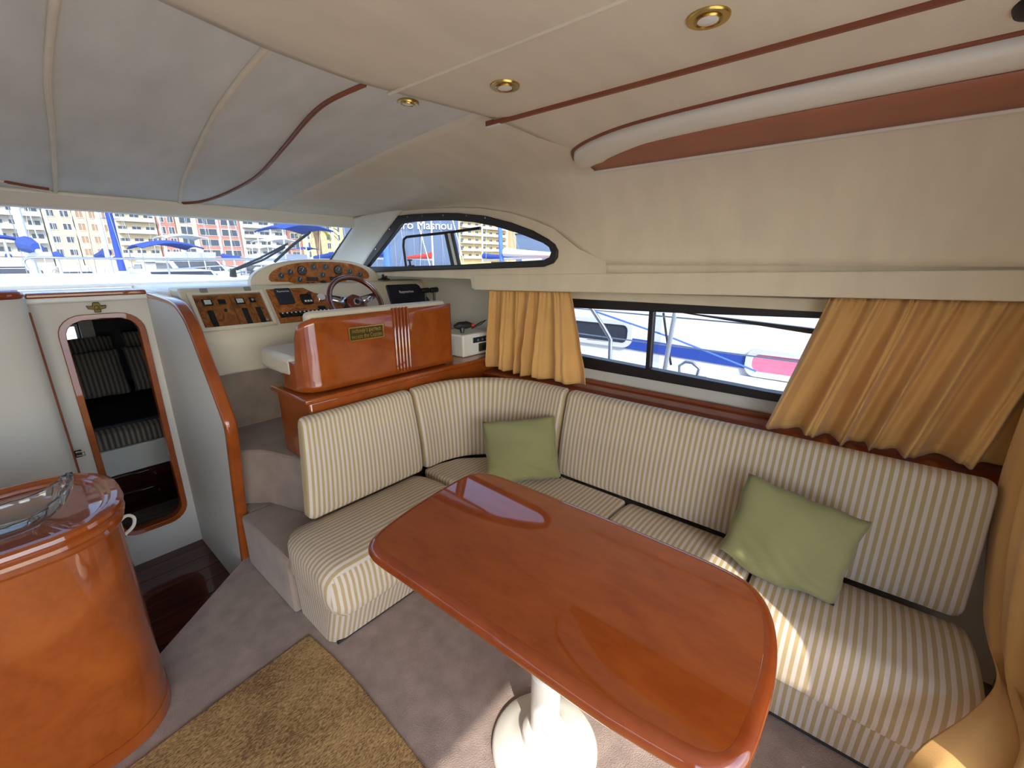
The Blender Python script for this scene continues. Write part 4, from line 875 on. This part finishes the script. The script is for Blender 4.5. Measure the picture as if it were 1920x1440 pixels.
# ================================================================ OUTSIDE: OWN FOREDECK
b = B(); b.prism([(-2.1, 3.83), (2.1, 3.83), (1.95, 5.2), (1.5, 6.6), (.8, 7.6), (.15, 8.0), (-.15, 8.0), (-.8, 7.6), (-1.5, 6.6), (-1.95, 5.2)], XY, 1.15, 1.352)
st(mk('foredeck', b, 'deck_white', bevel=.05, seg=3), 'bright white foredeck beyond the windscreen', 'deck')
b = B(); b.prism([(-1.3, 3.9), (1.3, 3.9), (1.15, 5.2), (.8, 6.3), (.3, 6.8), (-.3, 6.8), (-.8, 6.3), (-1.15, 5.2)], XY, 1.353, 1.382)
st(mk('coachroof', b, 'boat_white', bevel=.02), 'raised white coachroof panel on the foredeck', 'deck')
br = thing('bow_rail', 'stainless bow rail around the foredeck', 'rail', (0, 6, 1.35))
rp_ = spline([(2.0, 4.2, 1.36), (1.98, 4.5, 1.50), (1.85, 5.4, 1.525), (1.42, 6.6, 1.53), (.75, 7.55, 1.54), (.35, 7.85, 1.54), (.33, 7.87, 1.40)], 6)
for s_ in (1, -1):
    b = B(); b.tube([(s_*q.x, q.y, q.z) for q in rp_], .013, 8); mk('rail_tube', b, 'steel', br, smooth=80)
    for (x, y) in ((1.85, 5.4), (1.42, 6.6), (.75, 7.55)):
        b = B(); b.tube([(s_*x, y, 1.353), (s_*x*1.0, y, 1.53)], .010, 8); mk('stanchion', b, 'steel', br)
wp = thing('windscreen_wiper', 'black windscreen wiper resting on the starboard glass', 'wiper', (1.2, 3.78, 1.38))
def onw(x, z, h=.02): return (x, 2.955+(1.735-z)*2.273+h*.4, z+h)
b = B(); b.tube([onw(1.205, 1.372), onw(1.205, 1.385, .06)], [.026, .020], 12); mk('pivot', b, 'black', wp)
for dz in (0, .022):
    b = B(); b.tube([onw(1.20+dz, 1.392, .05), onw(1.33+dz*1.4, 1.475-dz*.6, .05), onw(1.44, 1.578-dz, .045)], .008, 8); mk('arm', b, 'black', wp)
b = B(); b.tube([onw(1.425, 1.478, .022), onw(1.468, 1.585, .03), onw(1.505, 1.675, .022)], .010, 8); mk('blade', b, 'black_matt', wp)

# ================================================================ MARINA
b = B(); b.box(-260, 420, -260, 136, -1.3, -1.05); st(mk('water', b, 'water', smooth=0), 'blue harbour water around the boats', 'water')
b = B(); b.box(-120, 115, 136, 320, -1.7, .4); b.box(115, 320, 112, 320, -1.7, .4); st(mk('quay', b, 'quay', smooth=0), 'pale stone quay in front of the buildings', 'quay')
def heading(px): return math.radians(50)-math.atan((960-px)/832)     # bearing off the bow
def spot(px, d): a = heading(px); return (d*math.sin(a), d*math.cos(a))
WIN = {}
def building(label, x0, x1, y0, h, col, cols, rows, ww_, wh_, z0=.4, rz=0, loc=None, d=12, balc=False, shut=False, roof='fac_pale', z1=2.6, sp=2.9, frame='win_frame'):
    w_ = x1-x0
    t = thing('apartment_building', label, 'building', loc or ((x0+x1)/2, y0, z0), rz, 'waterfront buildings')
    b = B(); b.box(-w_/2, w_/2, 0, d, 0, h); mk('wall', b, 'fac_'+col, t, smooth=0, local=True)
    b = B(); b.box(-w_/2-.15, w_/2+.15, -.3, d+.1, h, h+.5); mk('roof', b, roof, t, smooth=0, local=True)
    for r in range(rows):
        for c in range(cols):
            cx = -w_/2+w_*(c+.5)/cols; cz = z1+r*sp
            if cz+wh_ > h: continue
            key = (round(ww_, 2), round(wh_, 2), shut, frame)
            if key not in WIN:
                b = B(); b.holed([(-ww_/2-.12, -.12), (ww_/2+.12, -.12), (ww_/2+.12, wh_+.12), (-ww_/2-.12, wh_+.12)], [[(-ww_/2, 0), (ww_/2, 0), (ww_/2, wh_), (-ww_/2, wh_)]], XZ, -.14, .05)
                wf = mk('window', b, frame, t, smooth=0, local=True)
                b = B(); b.box(-ww_/2, ww_/2, -.04, .04, 0, wh_); wp2 = mk('pane', b, 'shutter' if shut else 'pane', wf, smooth=0, local=True)
                b = B(); b.box(-.05, .05, -.09, .0, 0, wh_); mk('mullion', b, frame, wf, smooth=0, local=True)
                WIN[key] = wf
                o = wf
            else: o = copy_tree(WIN[key], t)
            o.location = (cx, 0, cz)
        if balc:
            cz = z1+r*sp-.35
            if cz+1.2 < h:
                b = B(); b.box(-w_*.46, w_*.46, -1.5, -.02, cz, cz+.22); s2 = mk('balcony', b, 'win_frame', t, smooth=0, local=True)
                b = B(); b.box(-w_*.46, w_*.46, -1.5, -1.4, cz+.23, cz+1.0); mk('parapet', b, 'win_frame', s2, smooth=0, local=True)
    return t
Yb = 150
building('blue grey glazed apartment block at the far end of the waterfront', -22, 2, Yb, 27, 'bluegrey', 6, 8, 2.2, 1.6, balc=True)
building('pale grey apartment block with dark balcony openings', 2.2, 10.8, Yb, 26, 'pale', 3, 8, 1.9, 1.7, balc=True)
building('cream apartment block with small paired windows', 11, 15.8, Yb, 25, 'cream', 2, 8, 1.3, 1.3)
building('plain cream block with brown shuttered windows', 16, 23, Yb, 25, 'cream', 3, 8, 1.2, 1.5, shut=True)
building('tall cream block with wide dark windows and balconies', 23.2, 31.6, Yb, 26, 'cream', 3, 8, 1.8, 1.4, balc=True)
building('narrow salmon pink house on the waterfront', 31.8, 35.8, Yb, 24, 'pink', 2, 8, 1.2, 1.7)
building('narrow cream house with tall glazed doors', 36, 40.4, Yb, 24, 'cream', 1, 8, 2.6, 2.0)
building('brick red block with broad dark windows', 40.6, 51.6, Yb, 25, 'pink', 2, 8, 4.2, 1.7)
building('white apartment block with long projecting balconies', 51.8, 65, Yb, 25, 'pale', 3, 8, 2.6, 1.6, balc=True)
building('brown rendered block between white and yellow blocks', 65.2, 69.8, Yb, 25, 'brown', 1, 8, 2.4, 1.6)
building('pale yellow block with arched style windows behind the palm', 70, 92, Yb, 24, 'yellow', 6, 8, 1.2, 1.8)
building('cream block between the yellow block and the boat shed', 94, 118, Yb, 22, 'cream', 6, 7, 1.4, 1.5, balc=True)
building('sand coloured block behind the moored yachts', 120, 149, 128, 20, 'yellow', 7, 6, 1.6, 1.5, balc=True)
building('pale block at the end of the quarter window view', 152, 185, 118, 18, 'cream', 7, 6, 1.6, 1.5)
# boat shed with lettering
sx, sy = spot(776, 46); a = heading(776)
shd = thing('boat_shed', 'blue grey boatyard shed carrying large white lettering', 'building', (sx, sy, -1.2), -a, 'waterfront buildings')
b = B(); b.box(-6.5, 4.6, 0, 8, 0, 7.4); mk('wall', b, 'fac_shed', shd, smooth=0, local=True)
for k in range(12):
    b = B(); b.box(-6.4+k*.93, -6.34+k*.93, -.05, .0, 0, 7.3); mk('cladding_rib', b, 'fac_bluegrey', shd, smooth=0, local=True)
b = B(); b.box(-6.7, 4.8, -.2, 8.2, 7.4, 7.7); mk('roof', b, 'fac_bluegrey', shd, smooth=0, local=True)
text('lettering', 'dero Masnou', 1.12, frame4((1.0, -.10, 6.15), (1, 0, 0), (0, 0, 1)), 'white', shd, .03, local=True)
b = B(); b.prism([(-4.6, 2.9), (-4.2, 3.5), (-3.8, 2.9), (-4.2, 2.3)], XZ, -.1, -.05); mk('diamond_logo', b, 'fac_pale', shd, smooth=0, local=True)
s2x, s2y = spot(992, 55)
sh2 = thing('boat_shed', 'plain blue grey shed with pale doors by the red hulled yacht', 'building', (s2x, s2y, -1.2), -heading(992), 'waterfront buildings')
b = B(); b.box(-1.6, 2.6, 0, 6, 0, 6.0); mk('wall', b, 'fac_shed', sh2, smooth=0, local=True)
b = B(); b.box(-1.8, 2.8, -.2, 6.2, 6.0, 6.3); mk('roof', b, 'fac_pale', sh2, smooth=0, local=True)
b = B(); b.box(-.9, 1.6, -.1, 0, 0, 3.6); mk('door', b, 'fac_pale', sh2, smooth=0, local=True)

def hull(L, W, fb, n=16):
    b = B(); vs = []
    for i in range(n+1):
        t = i/n; x = lerp(-L/2, L/2, t); hw = W/2*(1-max(0, (t-.45)/.55)**2.2)*.98+.02; sh = fb*(1+.25*max(0, t-.4))
        vs += [(x, -hw, sh), (x-.1*t, -hw*.86, sh*.45), (x-.25*t, -hw*.6, -.15), (x-.25*t, hw*.6, -.15), (x-.1*t, hw*.86, sh*.45), (x, hw, sh)]
    b.add(vs, [(i*6+k, i*6+(k+1) % 6, (i+1)*6+(k+1) % 6, (i+1)*6+k) for i in range(n) for k in range(6)]+[(5, 4, 3, 2, 1, 0), tuple(n*6+k for k in range(6))])
    return b
def motorboat(label, xy, rz, L=9, W=3.1, fb=1.2, top='white', canopy='canvas_blue', fly=True, hullmat='boat_white'):
    x, y = xy; t = thing('motor_cruiser', label, 'boat', (x, y, -1.05), rz, 'boats moored across the basin')
    mk('hull', hull(L, W, fb), hullmat, t, smooth=50, local=True)
    b = B(); b.prism([(-L*.28, fb), (L*.26, fb+.1), (L*.12, fb+.75), (0, fb+1.25), (-L*.27, fb+1.3)], XZ, -W*.36, W*.36); mk('cabin', b, 'boat_white', t, bevel=.08, local=True)
    b = B(); b.prism([(-L*.24, fb+.62), (L*.12, fb+.62), (L*.02, fb+1.12), (-L*.24, fb+1.14)], XZ, -W*.372, W*.372); mk('window_band', b, 'boat_glass', t, smooth=0, local=True)
    b = B(); b.prism([(L*.135, fb+.70), (L*.145, fb+.72), (.03*L, fb+1.22), (.02*L, fb+1.2)], XZ, -W*.3, W*.3); mk('windscreen', b, 'boat_glass', t, smooth=0, local=True)
    b = B(); b.tube([(-L*.49, -W*.49, fb*.82), (0, -W*.497, fb*.84), (L*.25, -W*.42, fb*.92)], .05, 6); b.tube([(-L*.49, W*.49, fb*.82), (0, W*.497, fb*.84), (L*.25, W*.42, fb*.92)], .05, 6); mk('hull_stripe', b, 'stripe_blue', t, local=True)
    b = B(); b.box(-L*.47, -L*.29, -W*.38, W*.38, fb-.05, fb+.75); mk('cockpit_cover', b, canopy or 'boat_glass', t, bevel=.1, local=True)
    for k in range(5):
        xx = L*(.06+.085*k); yw = W*(.47-.07*k-.02*k*k)
        for s_ in (-1, 1):
            b = B(); b.tube([(xx, s_*yw, fb), (xx, s_*yw, fb+.72+.05*k)], .02, 5); mk('stanchion', b, 'steel', t, local=True)
    if fly:
        b = B(); b.prism([(-L*.30, fb+1.32), (0, fb+1.3), (.02*L, fb+1.75), (-L*.02, fb+1.75), (-L*.06, fb+1.42), (-L*.30, fb+1.42)], XZ, -W*.33, W*.33); mk('flybridge', b, 'boat_white', t, bevel=.04, local=True)
    if canopy:
        zt_ = fb+(2.55 if fly else 2.0); b = B(); b.grid(lambda u, v: (lerp(-L*.30, -L*.02, u), lerp(-W*.31, W*.31, v), zt_+.18*math.sin(PI*v)+.1*math.sin(PI*u)), 8, 8); cn = mk('canopy', b, canopy, t, solid=.05, fix=False, local=True)
        for ux in (-L*.29, -L*.04):
            for s_ in (-1, 1):
                b = B(); b.tube([(ux, s_*W*.31, fb+1.2), (ux, s_*W*.30, zt_)], .025, 6); mk('canopy_pole', b, 'steel', t, local=True)
    b = B(); b.tube([(L*.02, -W*.47, fb+.7), (L*.25, -W*.40, fb+.85), (L*.42, -W*.15, fb+.95), (L*.45, 0, fb+1.0), (L*.42, W*.15, fb+.95), (L*.25, W*.40, fb+.85), (L*.02, W*.47, fb+.7)], .03, 6); mk('rail', b, 'steel', t, local=True)
    return t
def sailboat(label, xy, rz, L=10, W=3.1, fb=1.2, mast=13, mr=.075, cover='canvas_blue', hullmat='boat_white', mx=.05, mastmat='alu', rake=0):
    x, y = xy; t = thing('sailing_yacht', label, 'boat', (x-mx*L*math.cos(rz), y-mx*L*math.sin(rz), -1.05), rz, 'boats moored across the basin')
    mk('hull', hull(L, W, fb), hullmat, t, smooth=50, local=True)
    b = B(); b.prism([(-L*.12, fb), (L*.24, fb+.05), (L*.16, fb+.38), (-L*.12, fb+.5)], XZ, -W*.3, W*.3); mk('coachroof', b, 'boat_white', t, bevel=.05, local=True)
    b = B(); b.prism([(-L*.08, fb+.18), (L*.14, fb+.15), (L*.12, fb+.30), (-L*.08, fb+.34)], XZ, -W*.31, W*.31); mk('window_band', b, 'boat_glass', t, smooth=0, local=True)
    b = B(); b.tube([(mx*L, 0, fb+.1), (mx*L-rake, 0, mast)], [mr, mr*.8], 10); mk('mast', b, mastmat, t, local=True)
    b = B(); b.tube([(mx*L-.1, 0, fb+1.5), (-L*.32, 0, fb+1.6)], .06, 8); bo = mk('boom', b, 'alu', t, local=True)
    b = B(); b.tube([(mx*L-.15, 0, fb+1.85), (mx*L-1, 0, fb+1.78), (-L*.31, 0, fb+1.68)], [.24, .2, .12], 10); mk('sail_cover', b, cover, t, local=True)
    for q in ((L*.48, 0, fb+.25), (-L*.48, 0, fb), (mx*L, W*.46, fb), (mx*L, -W*.46, fb)):
        b = B(); b.tube([(mx*L-rake, 0, mast-.3), q], .012, 5); mk('stay', b, 'steel', t, local=True)
    for z in (mast*.45, mast*.72):
        b = B(); b.tube([(mx*L-rake*z/mast, -W*.25, z), (mx*L-rake*z/mast, W*.25, z)], .025, 6); mk('spreader', b, mastmat, t, local=True)
    return t
AW, TO = PI/2, -PI/2      # bows away from us / towards us
sailboat('white yacht with the thickest mast and dark blue sail cover', (.95, 20), AW, 10, mr=.11, mast=14)
sailboat('white yacht with slim mast beside the thick masted one', (3.6, 47), AW, 10, mr=.10, mast=15)
sailboat('white yacht with bright blue boom cover in front of cream blocks', (4.5, 33), TO, 10.5, mr=.12, mast=14)
sailboat('yacht with a furled bright blue sail on its mast', (9.2, 61), TO, 10, mr=.32, mastmat='canvas_blue', mast=15)
sailboat('distant yacht with thin spar before the brick red block', (14.4, 47), AW, 11, mr=.09, mast=16)
sailboat('distant yacht with thin mast beyond the dark blue cockpit cover', (19.8, 61), TO, 9, mr=.09, mast=14)
sailboat('yacht with slim white mast in front of the palm', (17.0, 31.5), TO, 9, mr=.07, mast=12)
motorboat('motor cruiser with royal blue canopy and awning', (4.4, 19), TO, 8, 2.9, 1.0, fly=False)
motorboat('large white motor cruiser with grey windscreen', (8.2, 32), TO, 11, 3.6, 1.35, canopy='deck_white')
motorboat('white cruiser with dark blue cockpit cover before the brick red block', (7.9, 19), AW, 9, 3.0, 1.1, canopy='canvas_blue')
motorboat('white flybridge cruiser with pale bimini beside the wiper', (12.6, 32.5), AW, 10, 3.3, 1.2, canopy='deck_white')
motorboat('low white cruiser moored near the thick masted yacht', (.7, 33), TO, 9, 3.1, 1.0, canopy='canvas_blue')
motorboat('low white cruiser moored below the furled blue sail', (5.4, 61), AW, 8, 2.8, .9, canopy=None, fly=False)
motorboat('white cruiser moored in front of the palm', (22.3, 46), TO, 9, 3.1, 1.2, canopy='canvas_blue')
motorboat('white cruiser with pale bimini in the third row of boats', (18.4, 46.5), TO, 9, 3.1, 1.2, canopy='deck_white')
motorboat('white sports cruiser without canopy in the third row', (9.0, 46.5), AW, 9, 3.1, 1.2, canopy=None)
for i, (xx, yy, lab) in enumerate(((1.6, 61, 'far yacht in the back row nearest the dock end'), (13.2, 61, 'far yacht in the back row before the salmon house'), (16.5, 61, 'far yacht in the back row before the brick red block'), (24.5, 61, 'far yacht in the back row before the white balconies'), (28.6, 60, 'far yacht in the back row before the brown block'), (33.0, 60, 'far yacht in the back row beyond the palm'))):
    sailboat(lab, (xx, yy), AW if i % 2 else TO, 10, mr=.09, mast=13+(i*7) % 4, cover=('canvas_blue', 'deck_white', 'navy')[i % 3])
# seen through the quarter window
sailboat('yacht with blue furled sail by the shed', (14.0, 20.5), TO, 9, mr=.20, mastmat='alu_blue', mast=12)
sailboat('yacht with thin white mast in front of the shed lettering', (23.1, 27.6), TO, 9, mr=.07, cover='red')
sailboat('red hulled yacht with blue spar in the quarter window', (18.3, 16.0), AW, 9, mr=.12, mastmat='alu_blue', hullmat='red', rake=-.8, cover='deck_white')
sailboat('white yacht moored beyond the red hulled one', (28.9, 27.7), AW, 10, mr=.08)
motorboat('white motorboat moored beyond the quarter window', (26.5, 15.0), AW, 8, 2.8, 1.1, canopy='deck_white')
# palm
px_, py_ = spot(600, 62); pt = thing('palm_tree', 'date palm with arching fronds on the far quay', 'palm', (px_, py_, -.4))
b = B(); b.tube([(0, 0, 0), (.1, 0, 2.2), (.05, .05, 5.4)], [.36, .30, .38], 12); mk('trunk', b, 'palm_trunk', pt, local=True)
b = B(); b.tube([(.05, .05, 5.2), (.05, .05, 5.7), (.05, .05, 6.1)], [.42, .5, .3], 12); mk('crown_base', b, 'palm_trunk', pt, local=True)
fb_ = B(); Lf = 2.9
for k in range(16):
    t0 = .12+.055*k
    def pt_(t): return Vector((Lf*t*(1-.12*t), 0, 1.25*t-2.0*t*t))
    q = pt_(t0); q2 = pt_(min(1, t0+.10))
    for s_ in (-1, 1):
        tip = q2+Vector((.18, s_*.55*(1-.5*abs(t0-.45)), -.22)); fb_.add([q, q+Vector((.07, 0, 0)), tip], [(0, 1, 2)])
fb_.tube([pt_(i/8) for i in range(9)], .035, 5)
fr0 = mk('frond', fb_, 'palm_leaf', pt, smooth=0, local=True, fix=False)
for k in range(30):
    o = fr0 if k == 0 else fr0.copy()
    if k: COL.objects.link(o); o.parent = pt
    o.location = (.05, .05, 5.75); o.rotation_euler = (random.uniform(-.2, .2), [-.75, -.35, .1][k % 3]+random.uniform(-.12, .12), k*2.4)

# ================================================================ NEIGHBOURING BOAT ALONGSIDE
nb_ = thing('neighbour_boat', 'white boat moored alongside with blue stripe and framed windows', 'boat', (4.6, 1.0, -1.05))
b = B(); b.prism([(-7, .48), (7, .60), (6.5, -1.05), (-7, -1.05)], YZ, 3.05, 6.6); mk('hull', b, 'boat_white', nb_, smooth=0)
b = B(); b.prism([(-7, .48), (7, .60), (7, .635), (-7, .515)], YZ, 2.98, 3.12); mk('toe_rail', b, 'boat_white', nb_, bevel=.02)
b = B(); b.prism([(4.00, .50), (4.12, 1.25), (4.35, 1.40), (5.6, 1.40), (6.0, .5)], lambda a, b_, c: (a, c, b_), -6.0, 4.6); mk('cabin', b, 'boat_white', nb_, bevel=.06, seg=3)
def onc(y, z, h): return (4.0+(z-.5)*.12/1.05-h, y, z)
OC = lambda a, b_, c: onc(a, b_, c)
b = B(); b.prism([(-6, .56), (-.2, .595), (.95, .625), (2.1, .66), (4.2, .70), (4.2, .81), (2.1, .77), (.95, .735), (-.2, .705), (-6, .67)], OC, 0, .006); mk('blue_stripe', b, 'stripe_blue', nb_, smooth=0)
for (y0, y1, z0, z1, pane) in ((1.80, 2.75, .66, .93, 'boat_glass'), (-.15, .76, .565, .80, 'pink'), (-2.1, -1.2, .56, .80, 'boat_glass')):
    rr = .09; b = B(); b.holed(rrect(y0, y1, z0, z1, rr), [rrect(y0+.05, y1-.05, z0+.045, z1-.045, rr-.03)], OC, .0, .03); wf = mk('window_frame', b, 'alu', nb_, bevel=.008)
    b = B(); b.prism(rrect(y0+.048, y1-.048, z0+.043, z1-.043, rr-.03), OC, .007, .012); mk('pane', b, pane, wf, smooth=0)
b = B(); b.prism([(-6.5, .482), (6.8, .602), (6.8, .615), (-6.5, .495)], YZ, 3.10, 3.98); mk('side_deck', b, 'deck_white', nb_, smooth=0)
b = B(); b.tube([(3.02, 1.78, 1.20), (3.02, 1.70, 1.13), (3.02, 1.60, 1.01), (3.02, 1.53, .915), (3.02, 1.52, .56)], .016, 10); mk('rail_post', b, 'steel', nb_, smooth=80)
b = B(); b.tube([(3.02, 1.10, .55), (3.02, 1.05, 1.20)], .016, 10); mk('stanchion', b, 'boat_white', nb_)
b = B(); b.tube([(3.02, -.9, .53), (3.02, -.92, 1.20)], .016, 10); mk('stanchion', b, 'boat_white', nb_)
for z in (1.13, .93):
    b = B(); b.tube([(3.02, 6, z+.06), (3.02, 1.55, z), (3.02, -6, z-.06)], .005, 6); mk('lifeline', b, 'steel', nb_)
b = B(); b.tube([(3.05, 1.70, 1.12), (3.4, 1.2, .92), (3.6, .6, .70)], .007, 6); mk('mooring_line', b, 'alu_blue', nb_)
b = B(); b.tube([(3.3, 1.24, 1.12), (3.3, 1.20, .95), (3.3, 1.14, .72)], .009, 8); mk('dark_rope', b, 'black_matt', nb_)
b = B(); b.box(3.06, 3.20, .84, 1.06, .555, .70); b.tube([(3.13, .89, .70), (3.13, .88, .765), (3.13, .93, .80), (3.13, .98, .80), (3.13, 1.02, .765), (3.13, 1.01, .70)], .012, 8); mk('cleat', b, 'steel', nb_, bevel=.006)
bpy.context.view_layer.update()
